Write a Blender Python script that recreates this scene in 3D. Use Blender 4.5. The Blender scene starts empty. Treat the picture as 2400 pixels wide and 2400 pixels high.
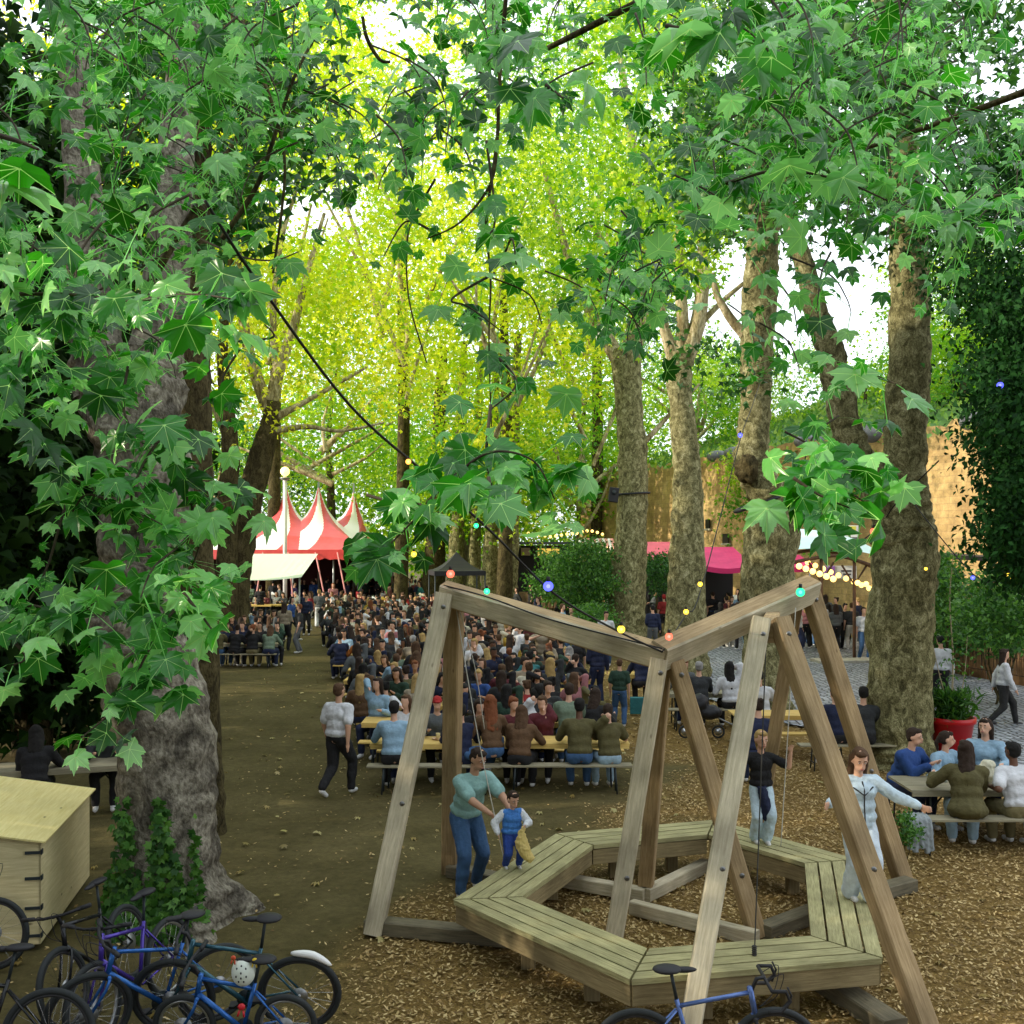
import bpy, math, random
import numpy as np
from mathutils import Vector, Matrix, noise
R = math.radians
scene = bpy.context.scene
COL = scene.collection
F, HZ, CH = 2400.0, 1275.0, 4.1     # focal length (px of a 2400 px frame), horizon row, eye height

def P(px, py, Y):                   # photo measurement at depth Y -> point in the world
    return Vector(((px-1200)*Y/F, Y, CH-(py-HZ)*Y/F))
def G(px, py, z=0.0):               # photo measurement on the plane at height z
    Y = (CH-z)*F/(py-HZ)
    return Vector(((px-1200)*Y/F, Y, z))

# ------------------------------------------------------------ camera, world, light
cam = bpy.data.cameras.new('camera'); camo = bpy.data.objects.new('camera', cam); COL.objects.link(camo)
cam.sensor_width = 36; cam.lens = 36.0; camo.location = (0, 0, CH); camo.rotation_euler = (R(90), 0, 0)
cam.shift_y = 75/2400; cam.clip_end = 2000; cam.clip_start = .1
scene.camera = camo
SUN = Vector((-0.88, -0.20, 0.35)).normalized()
w = bpy.data.worlds.new('World'); scene.world = w; w.use_nodes = True
nt = w.node_tree; sky = nt.nodes.new('ShaderNodeTexSky'); sky.sky_type = 'NISHITA'; sky.sun_disc = False
sky.sun_elevation = math.asin(SUN.z); sky.sun_rotation = math.atan2(SUN.x, SUN.y)
sky.air_density = 1.0; sky.dust_density = 3.0
bgn = nt.nodes['Background']; haze = nt.nodes.new('ShaderNodeMix'); haze.data_type = 'RGBA'; haze.inputs[0].default_value = .75
nt.links.new(sky.outputs[0], haze.inputs[6]); haze.inputs[7].default_value = (14.2, 15.0, 15.6, 1)      # near-white mixed over the blue, added to brighten sky and scene
nt.links.new(haze.outputs[2], bgn.inputs[0]); bgn.inputs[1].default_value = 0.15
sl = bpy.data.lights.new('sun', 'SUN'); sl.energy = 5.0; sl.angle = R(.6); sl.color = (1, .88, .68)
so = bpy.data.objects.new('sun', sl); COL.objects.link(so); so.rotation_euler = SUN.to_track_quat('Z', 'Y').to_euler()
so.location = SUN*60
scene.view_settings.view_transform = 'Standard'; scene.view_settings.look = 'None'; scene.view_settings.exposure = 0
try:
    scene.cycles.max_bounces = 6; scene.cycles.diffuse_bounces = 3; scene.cycles.transmission_bounces = 4
    scene.cycles.transparent_max_bounces = 6
except Exception: pass

# ------------------------------------------------------------ materials
MATS = {}
def mat(name, base=(.5, .5, .5), rough=.7, var=None, scale=4, detail=4, bump=0, bscale=None, stretch=None, metal=0, spec=.4, coord='Object', emit=None, estr=0):
    if name in MATS: return MATS[name]
    m = bpy.data.materials.new(name); m.use_nodes = True; t = m.node_tree; b = t.nodes['Principled BSDF']
    b.inputs['Base Color'].default_value = (*base, 1); b.inputs['Roughness'].default_value = rough
    b.inputs['Metallic'].default_value = metal; b.inputs['Specular IOR Level'].default_value = spec
    if emit:
        b.inputs['Emission Color'].default_value = (*emit, 1); b.inputs['Emission Strength'].default_value = estr
    if var or bump:
        tc = t.nodes.new('ShaderNodeTexCoord'); mp = t.nodes.new('ShaderNodeMapping')
        t.links.new(tc.outputs[coord], mp.inputs[0])
        if stretch: mp.inputs['Scale'].default_value = stretch
        n = t.nodes.new('ShaderNodeTexNoise'); n.inputs['Scale'].default_value = scale; n.inputs['Detail'].default_value = detail
        n.inputs['Roughness'].default_value = .65
        t.links.new(mp.outputs[0], n.inputs[0])
        if var:
            r = t.nodes.new('ShaderNodeValToRGB'); e = r.color_ramp.elements
            e[0].position = .32; e[1].position = .68; e[0].color = (*var, 1); e[1].color = (*base, 1)
            t.links.new(n.outputs[0], r.inputs[0]); t.links.new(r.outputs[0], b.inputs['Base Color'])
        if bump:
            n2 = n
            if bscale:
                n2 = t.nodes.new('ShaderNodeTexNoise'); n2.inputs['Scale'].default_value = bscale; n2.inputs['Detail'].default_value = 5
                t.links.new(mp.outputs[0], n2.inputs[0])
            bp = t.nodes.new('ShaderNodeBump'); bp.inputs['Strength'].default_value = bump; bp.inputs['Distance'].default_value = .03
            t.links.new(n2.outputs[0], bp.inputs['Height']); t.links.new(bp.outputs[0], b.inputs['Normal'])
    MATS[name] = m
    return m

def leaf_mat(name, c0, c1, c2, trans=.45, vein=False, tcol=None, patch=None, pscale=.25, gloss=.35, spec=.35):
    """leaves: colour by a random value per leaf, light passes through"""
    if name in MATS: return MATS[name]
    m = bpy.data.materials.new(name); m.use_nodes = True; t = m.node_tree; b = t.nodes['Principled BSDF']; out = t.nodes['Material Output']
    at = t.nodes.new('ShaderNodeAttribute'); at.attribute_name = 'rnd'
    r = t.nodes.new('ShaderNodeValToRGB'); e = r.color_ramp.elements
    e[0].color = (*c0, 1); e[1].color = (*c2, 1); k = e.new(.5); k.color = (*c1, 1)
    t.links.new(at.outputs['Fac'], r.inputs[0]); col = r.outputs[0]
    if patch:  # paints lit and shaded clumps: noise swaps in a second leaf colour
        g = t.nodes.new('ShaderNodeTexCoord'); n = t.nodes.new('ShaderNodeTexNoise'); n.inputs['Scale'].default_value = pscale; n.inputs['Detail'].default_value = 3
        t.links.new(g.outputs['Object'], n.inputs[0])
        rr = t.nodes.new('ShaderNodeValToRGB'); rr.color_ramp.elements[0].position = .42; rr.color_ramp.elements[1].position = .6
        mx = t.nodes.new('ShaderNodeMix'); mx.data_type = 'RGBA'; t.links.new(n.outputs[0], rr.inputs[0]); t.links.new(rr.outputs[0], mx.inputs[0])
        t.links.new(col, mx.inputs[6]); mx.inputs[7].default_value = (*patch, 1); col = mx.outputs[2]
    if vein:
        av = t.nodes.new('ShaderNodeAttribute'); av.attribute_name = 'vein'
        rv = t.nodes.new('ShaderNodeValToRGB'); rv.color_ramp.elements[0].position = .90; rv.color_ramp.elements[1].position = .965
        t.links.new(av.outputs['Fac'], rv.inputs[0]); mv = t.nodes.new('ShaderNodeMix'); mv.data_type = 'RGBA'
        t.links.new(rv.outputs[0], mv.inputs[0]); t.links.new(col, mv.inputs[6]); mv.inputs[7].default_value = (c2[0]*1.9+.03, c2[1]*1.5, c2[2]*1.5, 1); col = mv.outputs[2]
    t.links.new(col, b.inputs['Base Color']); b.inputs['Roughness'].default_value = gloss; b.inputs['Specular IOR Level'].default_value = spec
    tr = t.nodes.new('ShaderNodeBsdfTranslucent')
    hs = t.nodes.new('ShaderNodeHueSaturation'); hs.inputs['Hue'].default_value = .495; hs.inputs['Value'].default_value = 1.5; hs.inputs['Saturation'].default_value = 1.1
    t.links.new(col, hs.inputs['Color']); t.links.new(hs.outputs[0], tr.inputs[0])
    ms = t.nodes.new('ShaderNodeMixShader'); ms.inputs[0].default_value = trans
    t.links.new(b.outputs[0], ms.inputs[1]); t.links.new(tr.outputs[0], ms.inputs[2]); t.links.new(ms.outputs[0], out.inputs[0])
    MATS[name] = m
    return m

def wood_mat(name, c0, c1, scale=3, dark=.35, knots=True):
    """grain runs along local x"""
    if name in MATS: return MATS[name]
    m = bpy.data.materials.new(name); m.use_nodes = True; t = m.node_tree; b = t.nodes['Principled BSDF']
    tc = t.nodes.new('ShaderNodeTexCoord'); mp = t.nodes.new('ShaderNodeMapping'); mp.inputs['Scale'].default_value = (1, 14, 14)
    t.links.new(tc.outputs['UV'], mp.inputs[0])
    n = t.nodes.new('ShaderNodeTexNoise'); n.inputs['Scale'].default_value = scale; n.inputs['Detail'].default_value = 8; n.inputs['Roughness'].default_value = .7
    t.links.new(mp.outputs[0], n.inputs[0])
    r = t.nodes.new('ShaderNodeValToRGB'); e = r.color_ramp.elements; e[0].position = .3; e[1].position = .7
    e[0].color = (*c0, 1); e[1].color = (*c1, 1); t.links.new(n.outputs[0], r.inputs[0])
    n2 = t.nodes.new('ShaderNodeTexNoise'); n2.inputs['Scale'].default_value = 1.6; n2.inputs['Detail'].default_value = 5; t.links.new(tc.outputs['UV'], n2.inputs[0])
    r2 = t.nodes.new('ShaderNodeValToRGB'); r2.color_ramp.elements[0].position = .35; r2.color_ramp.elements[1].position = .6
    r2.color_ramp.elements[0].color = (dark, dark, dark, 1); t.links.new(n2.outputs[0], r2.inputs[0])
    mx = t.nodes.new('ShaderNodeMix'); mx.data_type = 'RGBA'; mx.blend_type = 'MULTIPLY'; mx.inputs[0].default_value = .75
    t.links.new(r.outputs[0], mx.inputs[6]); t.links.new(r2.outputs[0], mx.inputs[7]); col = mx.outputs[2]
    if knots:
        v = t.nodes.new('ShaderNodeTexVoronoi'); v.inputs['Scale'].default_value = 2.3
        m3 = t.nodes.new('ShaderNodeMapping'); m3.inputs['Scale'].default_value = (1, 2.2, 2.2); t.links.new(tc.outputs['UV'], m3.inputs[0]); t.links.new(m3.outputs[0], v.inputs[0])
        rk = t.nodes.new('ShaderNodeValToRGB'); rk.color_ramp.elements[0].position = .03; rk.color_ramp.elements[1].position = .09
        rk.color_ramp.elements[0].color = (.12, .08, .05, 1); t.links.new(v.outputs['Distance'], rk.inputs[0])
        m4 = t.nodes.new('ShaderNodeMix'); m4.data_type = 'RGBA'; m4.blend_type = 'MULTIPLY'; m4.inputs[0].default_value = .8
        t.links.new(col, m4.inputs[6]); t.links.new(rk.outputs[0], m4.inputs[7]); col = m4.outputs[2]
    t.links.new(col, b.inputs['Base Color']); b.inputs['Roughness'].default_value = .75; b.inputs['Specular IOR Level'].default_value = .25
    bp = t.nodes.new('ShaderNodeBump'); bp.inputs['Strength'].default_value = .5; bp.inputs['Distance'].default_value = .01
    t.links.new(n.outputs[0], bp.inputs['Height']); t.links.new(bp.outputs[0], b.inputs['Normal'])
    MATS[name] = m
    return m

def bark_mat(name, cols, scale=5, zs=.55, bump=.9):
    """plane tree bark: flaking patches"""
    m = bpy.data.materials.new(name); m.use_nodes = True; t = m.node_tree; b = t.nodes['Principled BSDF']
    tc = t.nodes.new('ShaderNodeTexCoord'); mp = t.nodes.new('ShaderNodeMapping'); mp.inputs['Scale'].default_value = (1, 1, zs)
    t.links.new(tc.outputs['Object'], mp.inputs[0])
    n = t.nodes.new('ShaderNodeTexNoise'); n.inputs['Scale'].default_value = scale; n.inputs['Detail'].default_value = 9; n.inputs['Roughness'].default_value = .72; n.inputs['Distortion'].default_value = .8
    t.links.new(mp.outputs[0], n.inputs[0])
    r = t.nodes.new('ShaderNodeValToRGB'); r.color_ramp.elements.remove(r.color_ramp.elements[1])
    ps = [.30, .42, .50, .58, .68]
    r.color_ramp.elements[0].position = ps[0]; r.color_ramp.elements[0].color = (*cols[0], 1)
    for i in range(1, 5):
        e = r.color_ramp.elements.new(ps[i]); e.color = (*cols[i], 1)
    t.links.new(n.outputs[0], r.inputs[0])
    n3 = t.nodes.new('ShaderNodeTexNoise'); n3.inputs['Scale'].default_value = scale*7; n3.inputs['Detail'].default_value = 4; t.links.new(mp.outputs[0], n3.inputs[0])
    r3 = t.nodes.new('ShaderNodeValToRGB'); r3.color_ramp.elements[0].position = .35; r3.color_ramp.elements[1].position = .55; r3.color_ramp.elements[0].color = (.42, .4, .38, 1)
    t.links.new(n3.outputs[0], r3.inputs[0])
    mx = t.nodes.new('ShaderNodeMix'); mx.data_type = 'RGBA'; mx.blend_type = 'MULTIPLY'; mx.inputs[0].default_value = .85
    t.links.new(r.outputs[0], mx.inputs[6]); t.links.new(r3.outputs[0], mx.inputs[7]); t.links.new(mx.outputs[2], b.inputs['Base Color'])
    b.inputs['Roughness'].default_value = .9; b.inputs['Specular IOR Level'].default_value = .15
    ad = t.nodes.new('ShaderNodeMath'); ad.operation = 'ADD'; t.links.new(n.outputs[0], ad.inputs[0]); t.links.new(n3.outputs[0], ad.inputs[1])
    bp = t.nodes.new('ShaderNodeBump'); bp.inputs['Strength'].default_value = bump; bp.inputs['Distance'].default_value = .04
    t.links.new(ad.outputs[0], bp.inputs['Height']); t.links.new(bp.outputs[0], b.inputs['Normal'])
    return m

# ------------------------------------------------------------ object helpers
def tag(o, label=None, cat=None, group=None, kind=None):
    if label: o['label'] = label
    if cat: o['category'] = cat
    if group: o['group'] = group
    if kind: o['kind'] = kind
    return o
def empty(name, loc=(0, 0, 0), rz=0, label=None, cat=None, group=None):
    o = bpy.data.objects.new(name, None); COL.objects.link(o); o.location = loc; o.rotation_euler = (0, 0, rz); o.empty_display_size = .2
    return tag(o, label, cat, group)
def link(name, me, mats=None, parent=None):
    o = bpy.data.objects.new(name, me); COL.objects.link(o)
    if mats is not None:
        for m in (mats if isinstance(mats, (list, tuple)) else [mats]): me.materials.append(m)
    if parent: o.parent = parent
    return o
def copy_tree(o, parent=None):
    c = o.copy(); COL.objects.link(c); c.parent = parent
    for ch in o.children: copy_tree(ch, c)
    return c

def np_mesh(name, V, Fc, attrs=None, smooth=False):
    """V (n,3) ; Fc (m,k) faces of k corners"""
    me = bpy.data.meshes.new(name); V = np.asarray(V, dtype=np.float32); Fc = np.asarray(Fc, dtype=np.int32)
    m, k = Fc.shape
    me.vertices.add(len(V)); me.vertices.foreach_set('co', V.ravel())
    me.loops.add(m*k); me.loops.foreach_set('vertex_index', Fc.ravel())
    me.polygons.add(m); me.polygons.foreach_set('loop_start', np.arange(0, m*k, k, dtype=np.int32))
    try: me.polygons.foreach_set('loop_total', np.full(m, k, dtype=np.int32))
    except Exception: pass
    if smooth: me.polygons.foreach_set('use_smooth', np.ones(m, dtype=bool))
    for a, v in (attrs or {}).items():
        at = me.attributes.new(a, 'FLOAT', 'POINT'); at.data.foreach_set('value', np.asarray(v, dtype=np.float32))
    me.update(calc_edges=True); me.validate()
    return me

class MB:
    """collects boxes, bars, tubes into one mesh with uv along the long axis"""
    def __init__(s): s.v = []; s.f = []; s.uv = []; s.mi = []; s.sm = []; s.n = 0
    def add(s, vs, fs, uvs=None, mi=0, smooth=False):
        b = len(s.v); s.v += [Vector(v) for v in vs]
        for i, f in enumerate(fs):
            s.f.append([b+j for j in f]); s.mi.append(mi); s.sm.append(smooth)
            s.uv.append(uvs[i] if uvs else [(vs[j][0], vs[j][1]) for j in f])
    def beam(s, a, b, w, h, up=Vector((0, 0, 1)), roll=0, mi=0, ext=0, bev=.08):
        """rectangular timber from a to b, w across, h along up"""
        a = Vector(a); b = Vector(b); d = (b-a); L = d.length; d.normalize(); a = a-d*ext; b = b+d*ext; L += 2*ext
        x = d.cross(up)
        if x.length < 1e-4: x = d.cross(Vector((0, 1, 0)))
        x.normalize(); z = x.cross(d)
        if roll:
            q = Matrix.Rotation(roll, 3, d); x = q@x; z = q@z
        c = min(w, h)*bev
        prof = [(-w/2+c, -h/2), (w/2-c, -h/2), (w/2, -h/2+c), (w/2, h/2-c), (w/2-c, h/2), (-w/2+c, h/2), (-w/2, h/2-c), (-w/2, -h/2+c)]
        n = 8; vs = [a+x*p[0]+z*p[1] for p in prof]+[b+x*p[0]+z*p[1] for p in prof]
        s.n += 1; o = s.n*1.37
        fs = []; uv = []; per = 0
        for i in range(n):
            j = (i+1) % n; e = math.dist(prof[i], prof[j])
            fs.append([i, i+n, j+n, j]); uv.append([(o, per+o), (o+L, per+o), (o+L, per+e+o), (o, per+e+o)]); per += e
        fs.append(list(range(n))); uv.append([(o+p[0]*.2, o+p[1]) for p in prof])
        fs.append(list(range(2*n-1, n-1, -1))); uv.append([(o+p[0]*.2, o+p[1]) for p in reversed(prof)])
        s.add(vs, fs, uv, mi); return s
    def box(s, c, size, rz=0, mi=0):
        c = Vector(c); d = Vector((math.cos(rz), math.sin(rz), 0)); h = size[0]/2
        return s.beam(c-d*h, c+d*h, size[1], size[2], mi=mi, bev=.04)
    def tube(s, pts, r, seg=8, mi=0, cap=True, smooth=True):
        pts = [Vector(p) for p in pts]; rs = r if isinstance(r, (list, tuple)) else [r]*len(pts)
        vs = []; prev = None
        for i, p in enumerate(pts):
            d = (pts[min(i+1, len(pts)-1)]-pts[max(i-1, 0)]).normalized()
            if prev is None:
                x = d.cross(Vector((0, 0, 1)));
                if x.length < .1: x = d.cross(Vector((0, 1, 0)))
            else: x = prev-d*prev.dot(d)
            x.normalize(); prev = x; y = d.cross(x)
            vs += [p+(x*math.cos(2*math.pi*k/seg)+y*math.sin(2*math.pi*k/seg))*rs[i] for k in range(seg)]
        fs = [[i*seg+k, i*seg+(k+1) % seg, (i+1)*seg+(k+1) % seg, (i+1)*seg+k] for i in range(len(pts)-1) for k in range(seg)]
        if cap: fs += [list(range(seg))[::-1], [(len(pts)-1)*seg+k for k in range(seg)]]
        s.add(vs, fs, None, mi, smooth); return s
    def ell(s, c, r, M=None, seg=12, rings=8, mi=0):
        c = Vector(c); r = (r, r, r) if not hasattr(r, '__len__') else r; vs = []
        for i in range(rings+1):
            th = math.pi*i/rings
            for k in range(seg):
                ph = 2*math.pi*k/seg; q = Vector((r[0]*math.sin(th)*math.cos(ph), r[1]*math.sin(th)*math.sin(ph), r[2]*math.cos(th)))
                vs.append(c+(M@q if M else q))
        fs = [[i*seg+k, (i+1)*seg+k, (i+1)*seg+(k+1) % seg, i*seg+(k+1) % seg] for i in range(rings) for k in range(seg)]
        s.add(vs, fs, None, mi, True); return s
    def quad(s, a, b, c, d, mi=0):
        s.add([a, b, c, d], [[0, 1, 2, 3]], None, mi); return s
    def lathe(s, prof, c=(0, 0, 0), seg=24, mi=0):
        c = Vector(c); n = len(prof)
        vs = [c+Vector((p[0]*math.cos(2*math.pi*k/seg), p[0]*math.sin(2*math.pi*k/seg), p[1])) for p in prof for k in range(seg)]
        fs = [[i*seg+k, i*seg+(k+1) % seg, (i+1)*seg+(k+1) % seg, (i+1)*seg+k] for i in range(n-1) for k in range(seg)]
        s.add(vs, fs, None, mi, True); return s
    def mesh(s, name):
        me = bpy.data.meshes.new(name); me.from_pydata([tuple(v) for v in s.v], [], s.f)
        u = me.uv_layers.new(name='UVMap'); fl = [c for q in s.uv for p in q for c in p]; u.data.foreach_set('uv', fl)
        me.polygons.foreach_set('material_index', s.mi); me.polygons.foreach_set('use_smooth', s.sm); me.update(); return me
    def build(s, name, mats, parent=None): return link(name, s.mesh(name), mats, parent)

# ------------------------------------------------------------ leaves
def polar_leaf(spec, droop=.32, fold=.10):
    pts = [(a, r, t) for a, r, t in spec]+[(-a, r, t) for a, r, t in reversed(spec) if 0 < a < 180]
    V = [(0, 0, 0)]; vein = [1]
    for a, r, t in pts:
        x = r*math.sin(R(a)); y = r*math.cos(R(a)); V.append((x, y, -droop*r*r+(0 if t else fold))); vein.append(1 if t else 0)
    n = len(pts); Fc = [(0, 1+i, 1+(i+1) % n) for i in range(n)]
    return np.array(V, dtype=float), np.array(Fc), np.array(vein, dtype=float)
LEAF_BIG = polar_leaf([(0, 1, 1), (8, .80, 0), (12, .82, 0), (17, .69, 0), (21, .70, 0), (27, .60, 0), (34, .68, 0), (38, .80, 0), (42, .78, 0), (50, .98, 1), (58, .78, 0),
                       (63, .79, 0), (70, .66, 0), (80, .58, 0), (89, .66, 0), (95, .67, 0), (105, .80, 1), (115, .60, 0), (126, .56, 0), (145, .40, 0), (180, .16, 0)])
LEAF_MID = polar_leaf([(0, 1, 1), (26, .56, 0), (50, .92, 1), (80, .5, 0), (106, .72, 1), (150, .34, 0)])
LEAF_SM = (np.array([(0, 0, 0), (.5, .45, -.08), (.1, .5, .06), (0, 1.05, -.15), (-.14, .55, .05), (-.55, .4, -.1)], dtype=float), np.array([(0, 1, 2), (0, 2, 4), (2, 3, 4), (0, 4, 5)]), np.zeros(6))
LEAF_OV = (np.array([(0, 0, 0), (.28, .4, .05), (0, 1, -.1), (-.28, .4, .05)], dtype=float), np.array([(0, 1, 2), (0, 2, 3)]), np.zeros(4))

def leaves(pos, size, rng, tpl=LEAF_SM, face=(0, -.45, .55), spread=.8, tipdown=.8):
    """arrays for a cloud of leaves; each hangs with its face turned towards `face`"""
    pos = np.asarray(pos, dtype=float); n = len(pos); size = np.broadcast_to(np.asarray(size, dtype=float), (n,))
    N = np.asarray(face)+rng.normal(size=(n, 3))*spread; N /= np.linalg.norm(N, axis=1)[:, None]
    T = rng.normal(size=(n, 3))*.55; T[:, 2] -= tipdown
    T -= N*(T*N).sum(1)[:, None]; T /= np.linalg.norm(T, axis=1)[:, None]+1e-9
    S = np.cross(T, N); V0, F0, ve = tpl; k = len(V0)
    asp = rng.uniform(.85, 1.12, n)[:, None]; curl = rng.uniform(.2, 2.2, n)
    V = pos[:, None, :]+size[:, None, None]*(V0[None, :, 0, None]*(S*asp)[:, None, :]+V0[None, :, 1, None]*T[:, None, :]+(V0[None, :, 2]*curl[:, None])[:, :, None]*N[:, None, :])
    Fc = F0[None]+(np.arange(n)*k)[:, None, None]
    rnd = np.repeat(rng.random(n), k)
    return V.reshape(-1, 3), Fc.reshape(-1, 3), rnd, np.tile(ve, n)
def leaf_obj(name, parts, material, parent=None, vein=False):
    V = []; Fc = []; A = []; B = []; b = 0
    for v, f, r, ve in parts:
        V.append(v); Fc.append(f+b); A.append(r); B.append(ve); b += len(v)
    at = {'rnd': np.concatenate(A)}
    if vein: at['vein'] = np.concatenate(B)
    return link(name, np_mesh(name, np.concatenate(V), np.concatenate(Fc), at), material, parent)
def petioles(base, tip, w=.0035):
    base = np.asarray(base); tip = np.asarray(tip); n = len(base); o = np.array([[w, 0, 0], [-w*.5, w*.8, 0], [-w*.5, -w*.8, 0]])
    mid = (base+tip)/2+np.array([0, 0, .012])
    V = np.concatenate([base[:, None]+o, mid[:, None]+o*.9, tip[:, None]+o*.7], 1).reshape(-1, 3)
    F0 = np.array([(i+k, (i+1) % 3+k, (i+1) % 3+3+k, i+3+k) for k in (0, 3) for i in range(3)])
    F3 = np.concatenate([F0[:, [0, 1, 2]], F0[:, [0, 2, 3]]])
    Fc = (F3[None]+(np.arange(n)*9)[:, None, None]).reshape(-1, 3)
    return V, Fc, np.full(len(V), 1.0), np.full(len(V), .0)

def catmull(pts, sub):
    out = []; n = len(pts)
    for i in range(n-1):
        p0 = pts[max(i-1, 0)]; p1 = pts[i]; p2 = pts[i+1]; p3 = pts[min(i+2, n-1)]
        for s in range(sub):
            t = s/sub; out.append([.5*((2*b)+(-a+c)*t+(2*a-5*b+4*c-d)*t*t+(-a+3*b-3*c+d)*t**3) for a, b, c, d in zip(p0, p1, p2, p3)])
    out.append(list(pts[-1])); return out

def limb_mesh(pts, seg=20, sub=6, lump=.07, lf=1.3, ring=0.0, seed=0, root=False):
    """pts: (x,y,z,radius) along a trunk or limb -> verts, quads"""
    c = catmull(pts, sub); V = []; prev = None
    for i, q in enumerate(c):
        p = Vector(q[:3]); a = Vector(c[max(i-1, 0)][:3]); b = Vector(c[min(i+1, len(c)-1)][:3]); d = (b-a).normalized()
        if prev is None: x = d.cross(Vector((0, 1, .01))).normalized()
        else: x = (prev-d*prev.dot(d)).normalized()
        prev = x; y = d.cross(x); r = max(q[3], .004)
        for k in range(seg):
            an = 2*math.pi*k/seg; dr = x*math.cos(an)+y*math.sin(an); s = p+dr*r
            e = lump*r*noise.fractal(s*lf/max(r, .25)*.6+Vector((seed*7.1, 0, 0)), .9, 2.1, 4)*2
            if ring: e += ring*(abs(noise.noise(Vector((s.x*.8, s.y*.8, s.z*4.2+seed))))*1.6-.4+noise.noise(Vector((s.x*4, s.y*4, s.z*13)))*.35)
            if root:
                t = max(0, 1-q[2]/.7)
                e += r*.38*t*t*max(0, math.sin(an*5+seed))
            V.append(p+dr*(r+e))
    n = len(c); Fc = [(i*seg+k, i*seg+(k+1) % seg, (i+1)*seg+(k+1) % seg, (i+1)*seg+k) for i in range(n-1) for k in range(seg)]
    return V, Fc
def limbs_obj(name, limbs, material, parent, **kw):
    V = []; Fc = []
    for i, l in enumerate(limbs):
        v, f = limb_mesh(l, **{**kw, 'seed': kw.get('seed', 0)+i*1.7}); b = len(V); V += v; Fc += [tuple(b+j for j in q) for q in f]
    me = np_mesh(name, np.array([tuple(v) for v in V]), np.array(Fc), smooth=True)
    return link(name, me, material, parent)
def PX(rows, Y):
    """(py, px centre, px width[, depth]) -> limb points at depth Y"""
    out = []
    for r in rows:
        y = r[3] if len(r) > 3 else Y; p = P(r[1], r[0], y); out.append((p.x, p.y, p.z, r[2]*y/F/2))
    return out

tyre = mat('tyre', (.018, .022, .024), .7); rimm = mat('alloy_rim', (.45, .47, .5), .3, metal=.9); rimd = mat('black_rim', (.03, .03, .035), .35); chrome = mat('chrome', (.6, .6, .62), .2, metal=1)
black_c = mat('black_cloth', (.018, .018, .022), .6)
metal = mat('grey_metal', (.30, .31, .32), .4, metal=.8)
metal_d = mat('dark_metal', (.03, .04, .045), .5, metal=.3)
rng = np.random.default_rng(7); random.seed(7)
# ============================================================ people
WORK = bpy.data.scenes.new('work')
TMP = bpy.data.objects.new('tmp', bpy.data.meshes.new('tmp')); WORK.collection.objects.link(TMP); TMP.modifiers.new('r', 'REMESH').mode = 'VOXEL'; TMP.modifiers.new('s', 'SMOOTH')
def remesh(mb, voxel, smooth=2, wob=0, wl=9.0):
    me = TMP.data; me.clear_geometry(); me.from_pydata([tuple(v) for v in mb.v], [], mb.f); ob = TMP; ob.modifiers[0].voxel_size = voxel; ob.modifiers[1].iterations = smooth; ob.modifiers[1].factor = .5
    WORK.view_layers[0].update(); dg = WORK.view_layers[0].depsgraph; out = bpy.data.meshes.new_from_object(ob.evaluated_get(dg)); 
    if wob:
        for v in out.vertices: v.co += v.normal*wob*(noise.noise(v.co*wl)+.6*noise.noise(Vector((v.co.x*2, v.co.y*2, v.co.z*1.1))*wl*1.3))
    out.polygons.foreach_set('use_smooth', [True]*len(out.polygons)); return out
def cap(m, a, b, ra, rb, seg=12):
    a = Vector(a); b = Vector(b); m.ell(a, ra, seg=seg, rings=8); m.ell(b, rb, seg=seg, rings=8); m.tube([a, b], [ra, rb], seg)
def ik(a, b, l1, l2, hint):
    a = Vector(a); b = Vector(b); d = b-a; L = min(d.length, (l1+l2)*.985); u = d.normalized(); b = a+u*L; x = (l1*l1-l2*l2+L*L)/(2*L); h = math.sqrt(max(0, l1*l1-x*x)); hv = Vector(hint); hv -= u*hv.dot(u); hv.normalize(); return a+u*x+hv*h, b
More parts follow.
